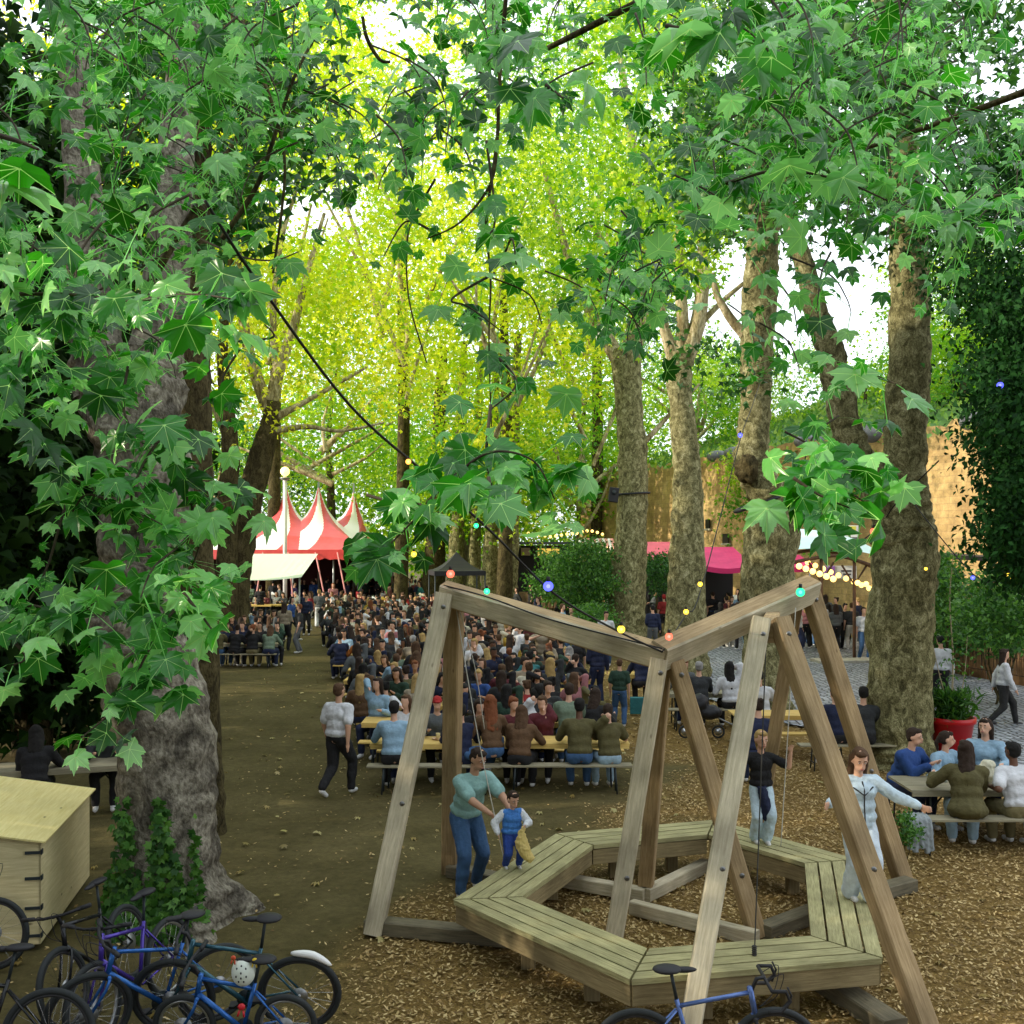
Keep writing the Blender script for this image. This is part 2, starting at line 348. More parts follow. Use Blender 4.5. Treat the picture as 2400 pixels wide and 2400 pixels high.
def figure(hip=(0, 0, .92), lean=0, side=0, twist=0, hands=None, feet=None, knee=None, hy=0, hp=0, top='tee', hair='short', bottom='trousers', voxel=.02, hs=1.0, fine=False, elbow=None, coat=0, bulk=1.0, sleeves=False):
    """a body in a frame facing -Y; returns part meshes"""
    Pv = Vector(hip); Rm = Matrix.Rotation(lean, 3, 'X')@Matrix.Rotation(side, 3, 'Y'); u = Rm@Vector((0, 0, 1)); Tw = Matrix.Rotation(twist, 3, 'Z'); B = Rm@Tw; xs = B@Vector((1, 0, 0)); bk = B@Vector((0, 1, 0))
    nb = Pv+u*.50; sh = {s: Pv+u*.455+xs*.175*(.5+.5*bulk)*s for s in (1, -1)}; hj = {s: Pv+Vector((.088*s, 0, -.03)) for s in (1, -1)}
    feet = feet or {1: (.11, 0, .09), -1: (-.11, 0, .09)}; hands = hands or {1: (.27, -.06, .78), -1: (-.27, -.06, .78)}; knee = knee or {1: (.1, -1, .1), -1: (-.1, -1, .1)}; elbow = elbow or {1: (.5, .9, -.5), -1: (-.5, .9, -.5)}
    kn = {}; an = {}; el = {}; wr = {}
    for s in (1, -1): kn[s], an[s] = ik(hj[s], feet[s], .435, .425, knee[s]); el[s], wr[s] = ik(sh[s], hands[s], .285, .255, elbow[s])
    H = Matrix.Rotation(hy, 3, 'Z')@Matrix.Rotation(hp, 3, 'X'); hb = nb+(u*.55+Vector((0, 0, .45)))*.10; hc = hb+H@Vector((0, -.018, .115*hs)); h = lambda *v: hc+H@(Vector(v)*hs)
    body = MB(); ell = body.ell; K = bulk; k3 = lambda a, b, c: (a*K, b*K, c)
    ell(Pv, k3(.155, .11, .12), B); ell(Pv+u*.17, k3(.13, .095, .16), B); ell(Pv+u*.35, k3(.155, .105, .17), B); cap(body, sh[1]-xs*.03, sh[-1]+xs*.03, .06*K, .06*K); cap(body, nb-u*.04, hb+Vector((0, 0, .03)), .055, .05)
    ell(hc+H@Vector((0, .008, .018))*hs, tuple(v*hs for v in (.076, .094, .105)), H); ell(h(0, -.022, -.055), tuple(v*hs for v in (.056, .066, .062)), H); ell(h(0, -.03, -.092), tuple(v*hs for v in (.03, .035, .025)), H)
    if fine or voxel < .016:
        cap(body, h(0, -.088, .012), h(0, -.108, -.026), .009*hs, .014*hs, 8); ell(h(0, -.092, -.055), tuple(v*hs for v in (.024, .010, .010)), H, 8, 6)
        for s in (1, -1): ell(h(.077*s, .012, -.008), tuple(v*hs for v in (.012, .024, .033)), H, 8, 6); ell(h(.03*s, -.079, .027), tuple(v*hs for v in (.022, .012, .007)), H, 8, 6)
    for s in (1, -1):
        cap(body, sh[s], el[s], .052*K, .040*K); cap(body, el[s], wr[s], .041*K, .027); d = (wr[s]-el[s]).normalized(); pc = wr[s]+d*.045; n_ = d.cross(Vector((s*.3, -.4, 1))).normalized(); t2 = n_.cross(d).normalized()
        Mh = Matrix((t2, n_, d)).transposed(); ell(pc, (.038, .016, .048), Mh, 10, 6)
        if fine:
            for k, (o, L) in enumerate(((-.029, .062), (-.010, .074), (.010, .068), (.028, .052))):
                a = pc+d*.036+t2*o; b_ = a+d*L*.5+t2*o*.25+n_*.004; c_ = b_+(d*.8-n_*.5*1).normalized()*L*.5; cap(body, a, b_, .0088, .0082, 8); cap(body, b_, c_, .0082, .0072, 8)
            a = pc-t2*.030-d*.01; b_ = a-t2*.024+d*.026; cap(body, a, b_, .011, .0095, 8); cap(body, b_, b_+d*.03-t2*.006, .0095, .008, 8)
        else: cap(body, pc+d*.02, pc+d*.085, .026, .018, 8)
        cap(body, hj[s], kn[s], .080*K, .054*K); cap(body, kn[s], an[s], .052*K, .034)
    out = {'body': remesh(body, voxel, 1 if fine else 1)}
    sm = MB(); e = .016
    sm.ell(Pv+u*.06, k3(.165+e, .12+e, .10), B); sm.ell(Pv+u*.19, k3(.15+e, .108+e, .17), B); sm.ell(Pv+u*.35, k3(.164+e, .112+e, .165), B); cap(sm, sh[1]-xs*.03, sh[-1]+xs*.03, .06*K+e*.8, .06*K+e*.8); sm.ell(nb-u*.045, (.075, .07, .05), B)
    if coat: sm.ell(Pv+u*(-.02), (.17+e+coat*.03, .125+e+coat*.03, .13), B)
    for s in (1, -1):
        if sleeves: continue
        if top == 'tee': q = sh[s].lerp(el[s], .72); cap(sm, sh[s], q, .064*K, .070*K)
        else: cap(sm, sh[s], el[s], .066*K, .058*K); q = el[s].lerp(wr[s], .93); cap(sm, el[s], q, .058*K, .044*K)
    if sleeves:
        out['sleeve'] = []
        for s in (1, -1): q = MB(); cap(q, sh[s]-xs*.01*s, el[s], .066*K, .064*K); cap(q, el[s], el[s].lerp(wr[s], .9), .064*K, .048*K); out['sleeve'].append(remesh(q, voxel, 2, .01, 14))
    out['shirt'] = remesh(sm, voxel, 2, .012 if voxel < .03 else .008)
    tm = MB(); tm.ell(Pv-u*.0, k3(.165, .122, .115), B)
    for s in (1, -1):
        if bottom == 'shorts': cap(tm, hj[s], hj[s].lerp(kn[s], .9), .092*K, .080*K)
        elif bottom == 'wide': cap(tm, hj[s], kn[s], .096*K, .080*K); cap(tm, kn[s], kn[s].lerp(an[s], .97), .080*K, .084*K)
        else: cap(tm, hj[s], kn[s], .098*K, .074*K); cap(tm, kn[s], kn[s].lerp(an[s], .97), .073*K, .055*K)
    out['trousers'] = remesh(tm, voxel, 2, .010)
    fm = MB(); feetm = []
    for s in (1, -1):
        f = (kn[s]-an[s]); fd = Vector((0, -1, 0)); 
        if f.length: fd = (fd-f.normalized()*fd.dot(f.normalized())*.8).normalized()
        if abs(fd.z) > .5 and an[s].z < .14: fd = Vector((0, -1, 0))
        if an[s].z < .14: fd.z = -.0; fd.normalize()
        c = an[s]+Vector((0, 0, -.045)); one = MB()
        for q in (fm, one): q.ell(c, (.046, .052, .044)); cap(q, c+fd*.02-Vector((0, 0, .01)), c+fd*.13-Vector((0, 0, .015)), .042, .034)
        feetm.append(one)
    out['shoes'] = remesh(fm, min(voxel, .02), 1); out['shoe'] = [remesh(q, min(voxel, .02), 1) for q in feetm]
    hm = MB()
    if hair == 'cap':
        hm.ell(h(0, .012, .045), tuple(v*hs for v in (.088, .104, .082)), H); hm.ell(h(0, -.085, .035), tuple(v*hs for v in (.06, .06, .012)), H)
    elif hair != 'bald':
        hm.ell(h(0, .030, .040), tuple(v*hs for v in (.086, .094, .088)), H); hm.ell(h(0, .042, .0), tuple(v*hs for v in (.083, .076, .085)), H); hm.ell(h(0, -.045, .088), tuple(v*hs for v in (.062, .042, .030)), H)
        if hair in ('long', 'longer'):
            L = .20 if hair == 'long' else .34
            for s in (1, -1):
                cap(hm, h(.062*s, .03, .03), h(.070*s, .045, -.10), .042*hs, .038*hs); cap(hm, h(.070*s, .045, -.10), nb+bk*.075+xs*.085*s-u*(L-.15), .036*hs, .022*hs)
            cap(hm, h(0, .07, .0), nb+bk*.10-u*(L-.12), .05*hs, .03*hs)
            cap(hm, h(0.03, .065, -.05), nb+bk*.095+xs*.06-u*(L-.14), .045*hs, .028*hs); cap(hm, h(-.03, .065, -.05), nb+bk*.095-xs*.06-u*(L-.13), .045*hs, .028*hs)
        if hair == 'bun': hm.ell(h(0, .10, .08), .045*hs, H)
        if hair == 'tail': cap(hm, h(0, .10, .05), h(.0, .15, -.06), .03*hs, .03*hs); cap(hm, h(0, .15, -.06), h(0, .13, -.17), .03*hs, .014*hs)
    if hm.v: out['hair'] = remesh(hm, min(voxel, .018), 1, .007, 22)
    info = dict(hc=hc, H=H, h=h, nb=nb, u=u, B=B, P=Pv, wr=wr, el=el, sh=sh, kn=kn, an=an, hs=hs)
    return out, info
SKIN = {'light': mat('skin_light', (.62, .36, .25), .5), 'tan': mat('skin_tan', (.50, .28, .18), .5), 'dark': mat('skin_dark', (.13, .06, .035), .5)}
def cl(n, c, r=.85): return mat('cloth_'+n, c, r, var=tuple(v*.72 for v in c), scale=9, bump=.35, bscale=30)
TOPS = {'black': (.015, .015, .018), 'navy': (.018, .028, .085), 'white': (.74, .76, .80), 'grey': (.17, .19, .2), 'maroon': (.16, .025, .035), 'olive': (.16, .14, .05), 'light blue': (.32, .50, .66), 'beige': (.48, .40, .28), 'red': (.45, .03, .03), 'blue': (.04, .12, .42),
        'teal': (.05, .28, .30), 'brown': (.19, .10, .045), 'pink': (.60, .25, .27), 'purple': (.10, .06, .30), 'sage green': (.26, .36, .25), 'mustard': (.50, .33, .03), 'dark green': (.03, .08, .05), 'cream': (.62, .58, .44), 'orange': (.55, .18, .03), 'charcoal': (.045, .05, .055)}
BOT = {'black': (.014, .014, .016), 'navy': (.02, .03, .08), 'denim': (.05, .12, .26), 'pale': (.5, .48, .42), 'white': (.7, .75, .78), 'grey': (.15, .16, .17), 'pale denim': (.35, .5, .62), 'khaki': (.2, .17, .08), 'charcoal': (.045, .05, .055)}
HAIR = {'black': (.008, .007, .006), 'dark brown': (.03, .016, .009), 'brown': (.09, .045, .02), 'blond': (.42, .28, .10), 'grey': (.3, .29, .28), 'auburn': (.20, .06, .02), 'red capped': (.4, .02, .02), 'white capped': (.75, .78, .8)}
mt = lambda k, n, d: cl(k+'_'+n.replace(' ', '_'), tuple(v*(.9 if n in ('white', 'cream', 'light blue') else .64) for v in d[n]) if d is TOPS else d[n])
SHOE = mat('shoe_white', (.7, .7, .7), .6); SHOED = mat('shoe_dark', (.03, .03, .03), .6)
def pmats(sk, ha, to, bo, sh='white'): return {'body': SKIN[sk], 'hair': mt('hair', ha, HAIR), 'shirt': mt('top', to, TOPS), 'trousers': mt('leg', bo, BOT), 'shoes': SHOE if sh == 'white' else SHOED}
ORDER = ['body', 'hair', 'shirt', 'trousers', 'shoes']
def proto(**kw):
    kw.setdefault('bulk', 1.13)
    parts, info = figure(**kw); bmj = bmesh_join(parts); return parts, bmj, info
def bmesh_join(parts):
    V = []; Fs = []; MI = []
    for i, k in enumerate(ORDER):
        if k not in parts: continue
        b = len(V); me = parts[k]; V += [tuple(v.co) for v in me.vertices]
        for p in me.polygons: Fs.append([b+j for j in p.vertices]); MI.append(i)
    me = bpy.data.meshes.new('person'); me.from_pydata(V, [], Fs); me.polygons.foreach_set('material_index', MI); me.polygons.foreach_set('use_smooth', [True]*len(Fs))
    for k in ORDER: me.materials.append(SKIN['light'])
    return me
import bmesh
SEATF = {1: (.11, -.42, .09), -1: (-.13, -.40, .09)}; SK = {1: (.15, -1, .9), -1: (-.15, -1, .9)}
vx = .022
SIT = [proto(hip=(0, 0, .55), lean=.22, feet=SEATF, knee=SK, hands={1: (.20, -.46, .84), -1: (-.16, -.48, .84)}, hair='short', top='long', voxel=vx),
       proto(hip=(0, 0, .55), lean=.38, feet=SEATF, knee=SK, hands={1: (.10, -.40, .84), -1: (-.22, -.50, .84)}, hair='long', top='long', voxel=vx, hp=.25, hy=.3),
       proto(hip=(0, 0, .55), lean=.10, side=.06, feet=SEATF, knee=SK, hands={1: (.22, -.30, .82), -1: (-.05, -.26, 1.22)}, hair='longer', top='long', voxel=vx, hy=-.5),
       proto(hip=(0, 0, .55), lean=.30, side=-.05, feet=SEATF, knee=SK, hands={1: (.24, -.44, .84), -1: (-.2, -.42, .84)}, hair='bun', top='tee', voxel=vx, hy=.45, hp=.1),
       proto(hip=(0, 0, .55), lean=.20, feet=SEATF, knee=SK, hands={1: (.03, -.22, 1.17), -1: (-.24, -.44, .84)}, hair='short', top='tee', voxel=vx, hy=-.35, hp=.15),
       proto(hip=(0, 0, .55), lean=.28, feet=SEATF, knee=SK, hands={1: (.22, -.46, .84), -1: (-.2, -.46, .84)}, hair='cap', top='long', voxel=vx)]
STAND = [proto(hair='short', top='tee', voxel=vx, hands={1: (.25, -.1, .8), -1: (-.25, -.02, .8)}, feet={1: (.13, -.05, .09), -1: (-.12, .06, .09)}),
         proto(hair='long', top='long', voxel=vx, hands={1: (.10, -.30, 1.12), -1: (-.12, -.28, 1.08)}, side=.04),
         proto(hair='short', top='long', voxel=vx, hands={1: (.16, -.24, 1.0), -1: (-.27, -.02, .8)}, hy=.4, hp=.15),
         proto(hair='bun', top='tee', bottom='wide', voxel=vx, hands={1: (.24, .0, .82), -1: (-.16, -.26, 1.15)}, hy=-.4),
         proto(hip=(0, 0, .90), lean=.06, hair='longer', top='long', voxel=vx, feet={1: (.1, -.30, .09), -1: (-.1, .30, .13)}, hands={1: (.24, .14, .84), -1: (-.25, -.2, .85)}),
         proto(hair='short', top='tee', bottom='shorts', voxel=vx, hands={1: (.09, -.30, 1.42), -1: (-.09, -.30, 1.42)}, elbow={1: (1, 0, -.4), -1: (-1, 0, -.4)})]
PEOPLE = []
def place(pr, loc, rz, sk, ha, to, bo, where, group, s=1.0, parts=False, shoe='white', act=None, cat='person', label=None):
    M = pmats(sk, ha, to, bo, shoe); pt, jm, info = pr
    if parts:
        o = bpy.data.objects.new('person', pt['body']); COL.objects.link(o)
        if not pt['body'].materials: pt['body'].materials.append(M['body'])
        o.material_slots[0].link = 'OBJECT'; o.material_slots[0].material = M['body']
        for k, pm in [(k, pt[k]) for k in ORDER[1:4] if k in pt]+[('shoe', q) for q in pt['shoe']]:
            if not pm.materials: pm.materials.append(M['shoes'])
            M['shoe'] = M['shoes']; c = bpy.data.objects.new(k, pm); COL.objects.link(c); c.parent = o; c.material_slots[0].link = 'OBJECT'; c.material_slots[0].material = M[k]
    else:
        o = bpy.data.objects.new('person', jm); COL.objects.link(o)
        for i, k in enumerate(ORDER): o.material_slots[i].link = 'OBJECT'; o.material_slots[i].material = M[k]
    o.location = loc; o.rotation_euler = (0, 0, rz); s *= 1.05; o.scale = (s, s, s); o['category'] = cat; o['group'] = group
    PEOPLE.append([o, to, ha, where, label]); return o

# ------------------------------------------------------------ tables and benches
pine = wood_mat('pine_board', (.55, .36, .09), (.80, .58, .20), 3, .8, False); pine_g = wood_mat('grey_board', (.22, .2, .13), (.42, .38, .26), 3, .7, False)
def trestle(top_m):
    t_ = empty('beer_table'); m = MB()
    for k in range(3): m.beam((-1.1, -.24+.24*k, .74), (1.1, -.24+.24*k, .74), .232, .03)
    m.build('table_top', top_m, t_)
    for sx in (-1, 1):
        q = MB(); 
        for sy in (-.25, .25): q.tube([(.8*sx, sy, 0), (.78*sx, sy*.9, .72)], .016, 6)
        q.tube([(.8*sx, -.25, .2), (.8*sx, .25, .2)], .012, 6); q.tube([(.8*sx, 0, .2), (.4*sx, 0, .71)], .012, 6); q.build('leg_frame', metal_d, t_)
    MB().beam((-1.09, -.352, .70), (1.09, -.352, .70), .02, .06).build('apron', top_m, t_); return t_
def bench(top_m):
    t_ = empty('beer_bench'); MB().beam((-1.1, 0, .455), (1.1, 0, .455), .26, .03).build('seat', top_m, t_)
    for sx in (-1, 1):
        q = MB()
        for sy in (-.1, .1): q.tube([(.85*sx, sy*1.2, 0), (.82*sx, sy, .44)], .014, 6)
        q.tube([(.85*sx, -.11, .15), (.85*sx, .11, .15)], .01, 6); q.build('leg_frame', metal_d, t_)
    return t_
T0, BN0 = trestle(pine), bench(pine); T1_, BN1 = trestle(pine_g), bench(pine_g); used = {}
def put(src, x, y, label, cat, group, rz=0):
    o = copy_tree(src) if used.get(src.name) else src; used[src.name] = 1; o.location = (x, y, 0); o.rotation_euler = (0, 0, rz); tag(o, label, cat, group); return o
ORD = 'front,second,third,fourth,fifth,sixth,seventh,eighth,ninth,tenth,eleventh,twelfth,thirteenth,fourteenth,fifteenth,sixteenth,seventeenth,eighteenth,nineteenth,twentieth,last'.split(',')
rp = random.Random(11); names = list(TOPS); wts = [46, 22, 15, 9, 5, 6, 5, 5, 2, 3, 1, 7, 2, 1, 3, 1, 5, 4, 1, 24]; hn = ['black', 'dark brown', 'brown', 'blond', 'grey', 'auburn']; hw = [22, 40, 22, 12, 3, 5]
def rnd_look(): return (rp.choices(['light', 'tan', 'dark'], [6, 3, 1])[0], rp.choices(hn, hw)[0], rp.choices(names, wts)[0], rp.choices(list(BOT)[:8], [30, 20, 25, 4, 3, 6, 8, 4])[0])
SPOT = ['at the left end', 'left of the middle', 'in the middle', 'right of the middle', 'at the right end']
cupm = MB().lathe([(.0, 0), (.028, 0), (.038, .11), (.035, .11), (.026, .006), (0, .006)], seg=12).mesh('cup'); cupm.materials.append(mat('beer_cup', (.75, .60, .25), .2)); plm = MB().lathe([(0, 0), (.08, 0), (.12, .02), (.12, .025), (.08, .008), (0, .008)], seg=16).ell((0.01, 0, .02), (.07, .05, .028)).mesh('plate'); plm.materials.append(mat('plate_food', (.75, .62, .42), .5, var=(.5, .2, .06), scale=30))
nrow = 20
for k in range(nrow):
    Y = 17.5+1.98*k; xl = -2.25-.215*(Y-17.5)+random.uniform(-.3, .3); xr = 1.95-.02*(Y-17.5)-(0 if Y < 34 else .17*(Y-34)); nt_ = max(2, round((xr-xl)/2.3)); L = (xr-xl)/nt_
    for j in range(nt_):
        x = xl+L*(j+.5); yy = Y+random.uniform(-.04, .04); sp_ = 'at the left end' if j == 0 else ('at the right end' if j == nt_-1 else 'in the middle')
        put(T0, x, yy, f'yellow beer table {sp_} of the {ORD[k]} row', 'table', 'beer tables in rows')
        put(BN1 if k == 0 else BN0, x, yy-.62, f'bench on the near side, {sp_} of the {ORD[k]} table row', 'bench', 'benches in rows'); put(BN0, x, yy+.62, f'bench on the far side, {sp_} of the {ORD[k]} table row', 'bench', 'benches in rows')
        for _ in range(3 if k < 10 else 1):
            o = bpy.data.objects.new('plate' if rp.random() < .4 else 'cup', plm if rp.random() < .0 else None) if 0 else None
            pl_ = rp.random() < .4; o = bpy.data.objects.new('plate' if pl_ else 'cup', plm if pl_ else cupm); COL.objects.link(o); o.location = (x+rp.uniform(-.9, .9), yy+rp.uniform(-.22, .22), .756)
            tag(o, f"{'paper plate of food' if pl_ else 'plastic cup of beer'} {sp_} of the {ORD[k]} table row", 'plate' if pl_ else 'cup', 'plates and cups on the tables')
    if k == 0: continue
    for side_ in (0, 1):
        x = xl+.3
        while x < xr-.15:
            if rp.random() < (.9 if k < 16 else .8):
                ln = rnd_look(); sp_ = SPOT[min(4, int((x-xl)/(xr-xl)*5))]; pi = rp.choice([0, 1, 1, 2, 2, 3, 4, 0, 5] if rp.random() < .2 else [0, 1, 1, 2, 2, 3, 4]); fz = (math.pi if side_ == 0 else 0)+rp.uniform(-.6, .6); yy = Y+(-.60 if side_ == 0 else .62)+rp.uniform(-.06, .06)
                place(SIT[pi], (x, yy, 0), fz, *ln, f"on the {'near' if side_ == 0 else 'far'} bench {sp_} of the {ORD[k]} table row", 'people seated at the long tables', rp.uniform(.9, 1.08), parts=(k < 4))
            x += rp.uniform(.46, .60) if rp.random() < .8 else rp.uniform(.7, 1.1)
GR = 'people seated at the long tables'
def sit(i, x, y, rz, sk, ha, to, bo, lab, s=1.0, shoe='white'): return place(SIT[i], (x, y, 0), rz, sk, ha, to, bo, '', GR, s, True, shoe, label=lab)
for a in ((0, -1.95, 16.9, math.pi+.1, 'light', 'black', 'light blue', 'black', 'person in loose light blue shirt with a dark strap, back turned, left end of the front bench', 1.04),
          (0, -.85, 16.95, math.pi, 'light', 'black', 'navy', 'navy', 'broad person in navy on the front bench behind the brown frame leg'), (1, .12, 16.9, math.pi-.2, 'light', 'brown', 'brown', 'black', 'person in spotted brown top with brown hair, back turned, middle of the front bench'),
          (0, 1.12, 16.9, math.pi, 'dark', 'black', 'olive', 'denim', 'broad person in olive jacket and jeans, back turned, right half of the front bench', 1.07), (4, 1.62, 16.95, math.pi+.2, 'light', 'dark brown', 'olive', 'pale denim', 'slimmer person in olive top at the right end of the front bench'),
          (2, -1.9, 18.1, 0, 'light', 'brown', 'white', 'navy', 'person with brown hair in white facing us at the left end of the front table'), (5, -1.35, 18.15, .2, 'light', 'red capped', 'grey', 'black', 'person in a dark red cap facing us across the front table'), (1, -.6, 18.1, .1, 'light', 'dark brown', 'black', 'black', 'person in black with dark hair facing us behind the left frame legs'),
          (3, .05, 18.1, 0, 'light', 'auburn', 'maroon', 'black', 'person in maroon facing us with auburn hair tied up'), (4, .55, 18.12, -.1, 'light', 'brown', 'maroon', 'black', 'person with a hand on the chin facing us across the front table'), (0, 1.05, 18.75, math.pi, 'light', 'dark brown', 'sage green', 'denim', 'large person in sage green shirt, back turned, second bench', 1.07),
          (4, .42, 18.85, math.pi, 'light', 'black', 'white', 'navy', 'person in bright white tee with back turned on the second bench')): sit(*a)
# kneeling-looking long haired figure at the front bench
fp, inf = figure(hip=(0, 0, .62), lean=.30, feet={1: (.25, .18, .52), -1: (-.02, -.35, .3)}, knee={1: (.6, -1, .2), -1: (-.4, -1, .4)}, hands={1: (.2, -.4, .9), -1: (-.18, -.42, .9)}, hair='longer', top='long', voxel=.016)
place((fp, None, inf), (-.32, 16.95, .02), math.pi+.25, 'light', 'auburn', 'brown', 'denim', '', GR, 1.04, True, label='person with long auburn hair in tan jacket and jeans, one foot on the front bench')

# second group: tables at the left of the path and round the trees
LT = [(-8.9, 34.5), (-9.7, 38), (-10.6, 41.5)]
for i, (x, y) in enumerate(LT):
    put(T1_, x, y, f'grey wooden table in the shade left of the path, {ORD[i]} from us', 'table', 'tables left of the path'); put(BN1, x, y-.62, f'grey bench before the {ORD[i]} shaded table left of the path', 'bench', 'benches left of the path'); put(BN1, x, y+.62, f'grey bench behind the {ORD[i]} shaded table left of the path', 'bench', 'benches left of the path')
    for s_ in (0, 1):
        for dx in (-.85, -.3, .3, .85):
            ln = rnd_look(); 
            if i == 0 and s_ == 0 and dx > .8: ln = ('light', 'brown', 'sage green', 'navy')
            place(SIT[rp.choice([0, 1, 2, 3, 4])], (x+dx, y+(-.6 if s_ == 0 else .62), 0), (math.pi if s_ == 0 else 0)+rp.uniform(-.3, .3), *ln, f"on the {'near' if s_ == 0 else 'far'} side of the {ORD[i]} shaded table left of the path", 'people at the tables left of the path', 1, False)
put(T1_, -6.75, 15.6, 'dark table half hidden behind the giant trunk', 'table', 'tables left of the path', .3); place(SIT[1], (-7.0, 15.0, 0), math.pi+.3, 'light', 'black', 'black', 'black', '', 'people behind the giant trunk', 1, True, label='person in black bending over the table behind the giant trunk'); place(SIT[0], (-6.4, 16.2, 0), .3, 'light', 'dark brown', 'charcoal', 'black', '', 'people behind the giant trunk', 1, True, label='person in charcoal facing us at the table behind the giant trunk')
for i, (x, y, n) in enumerate([(4.45, 23.2, 'beyond the dip of the frame'), (5.45, 20.3, 'by the knotty trunk, nearly empty'), (3.5, 26.5, 'left of the second avenue trunk'), (6.3, 19.2, 'in front of the cobbles')]):
    if i < 3: put(T0 if i else T1_, x, y, 'yellow table '+n if i else 'dark table '+n, 'table', 'tables under the avenue trees')
    if i != 2: put(BN1 if i != 1 else BN0, x, y-.62, 'bench '+n, 'bench', 'benches under the avenue trees')
SG = 'people sitting under the avenue trees'
for a in ((0, 4.15, 22.6, math.pi, 'light', 'grey', 'charcoal', 'black', 'broad grey haired person in a charcoal jacket, back turned, beyond the frame'), (2, 4.85, 22.6, math.pi, 'light', 'black', 'white', 'black', 'person with black hair and white top, back turned, beyond the frame'), (1, 3.95, 23.8, 0, 'light', 'auburn', 'grey', 'navy', 'person with bright auburn hair facing us beyond the frame'),
          (0, 5.95, 18.65, math.pi+.2, 'light', 'black', 'navy', 'black', 'bearded person in navy with head bowed, before the cobbles'), (0, 6.4, 18.6, math.pi-.2, 'light', 'black', 'charcoal', 'black', 'person in charcoal leaning beside the one in navy before the cobbles'), (3, 4.15, 17.2, math.pi, 'light', 'dark brown', 'navy', 'navy', 'person in navy crouching just behind the girl in the black top'),
          (0, 3.3, 25.9, math.pi, 'light', 'black', 'navy', 'black', 'hunched person in navy at the table left of the second trunk'), (4, 5.1, 21.0, math.pi, 'light', 'black', 'white', 'charcoal', 'person with white shoulders and dark backpack beyond the frame')):
    place(SIT[a[0]], (a[1], a[2], 0), a[3], *a[4:8], '', SG, 1.04, True, label=a[8])

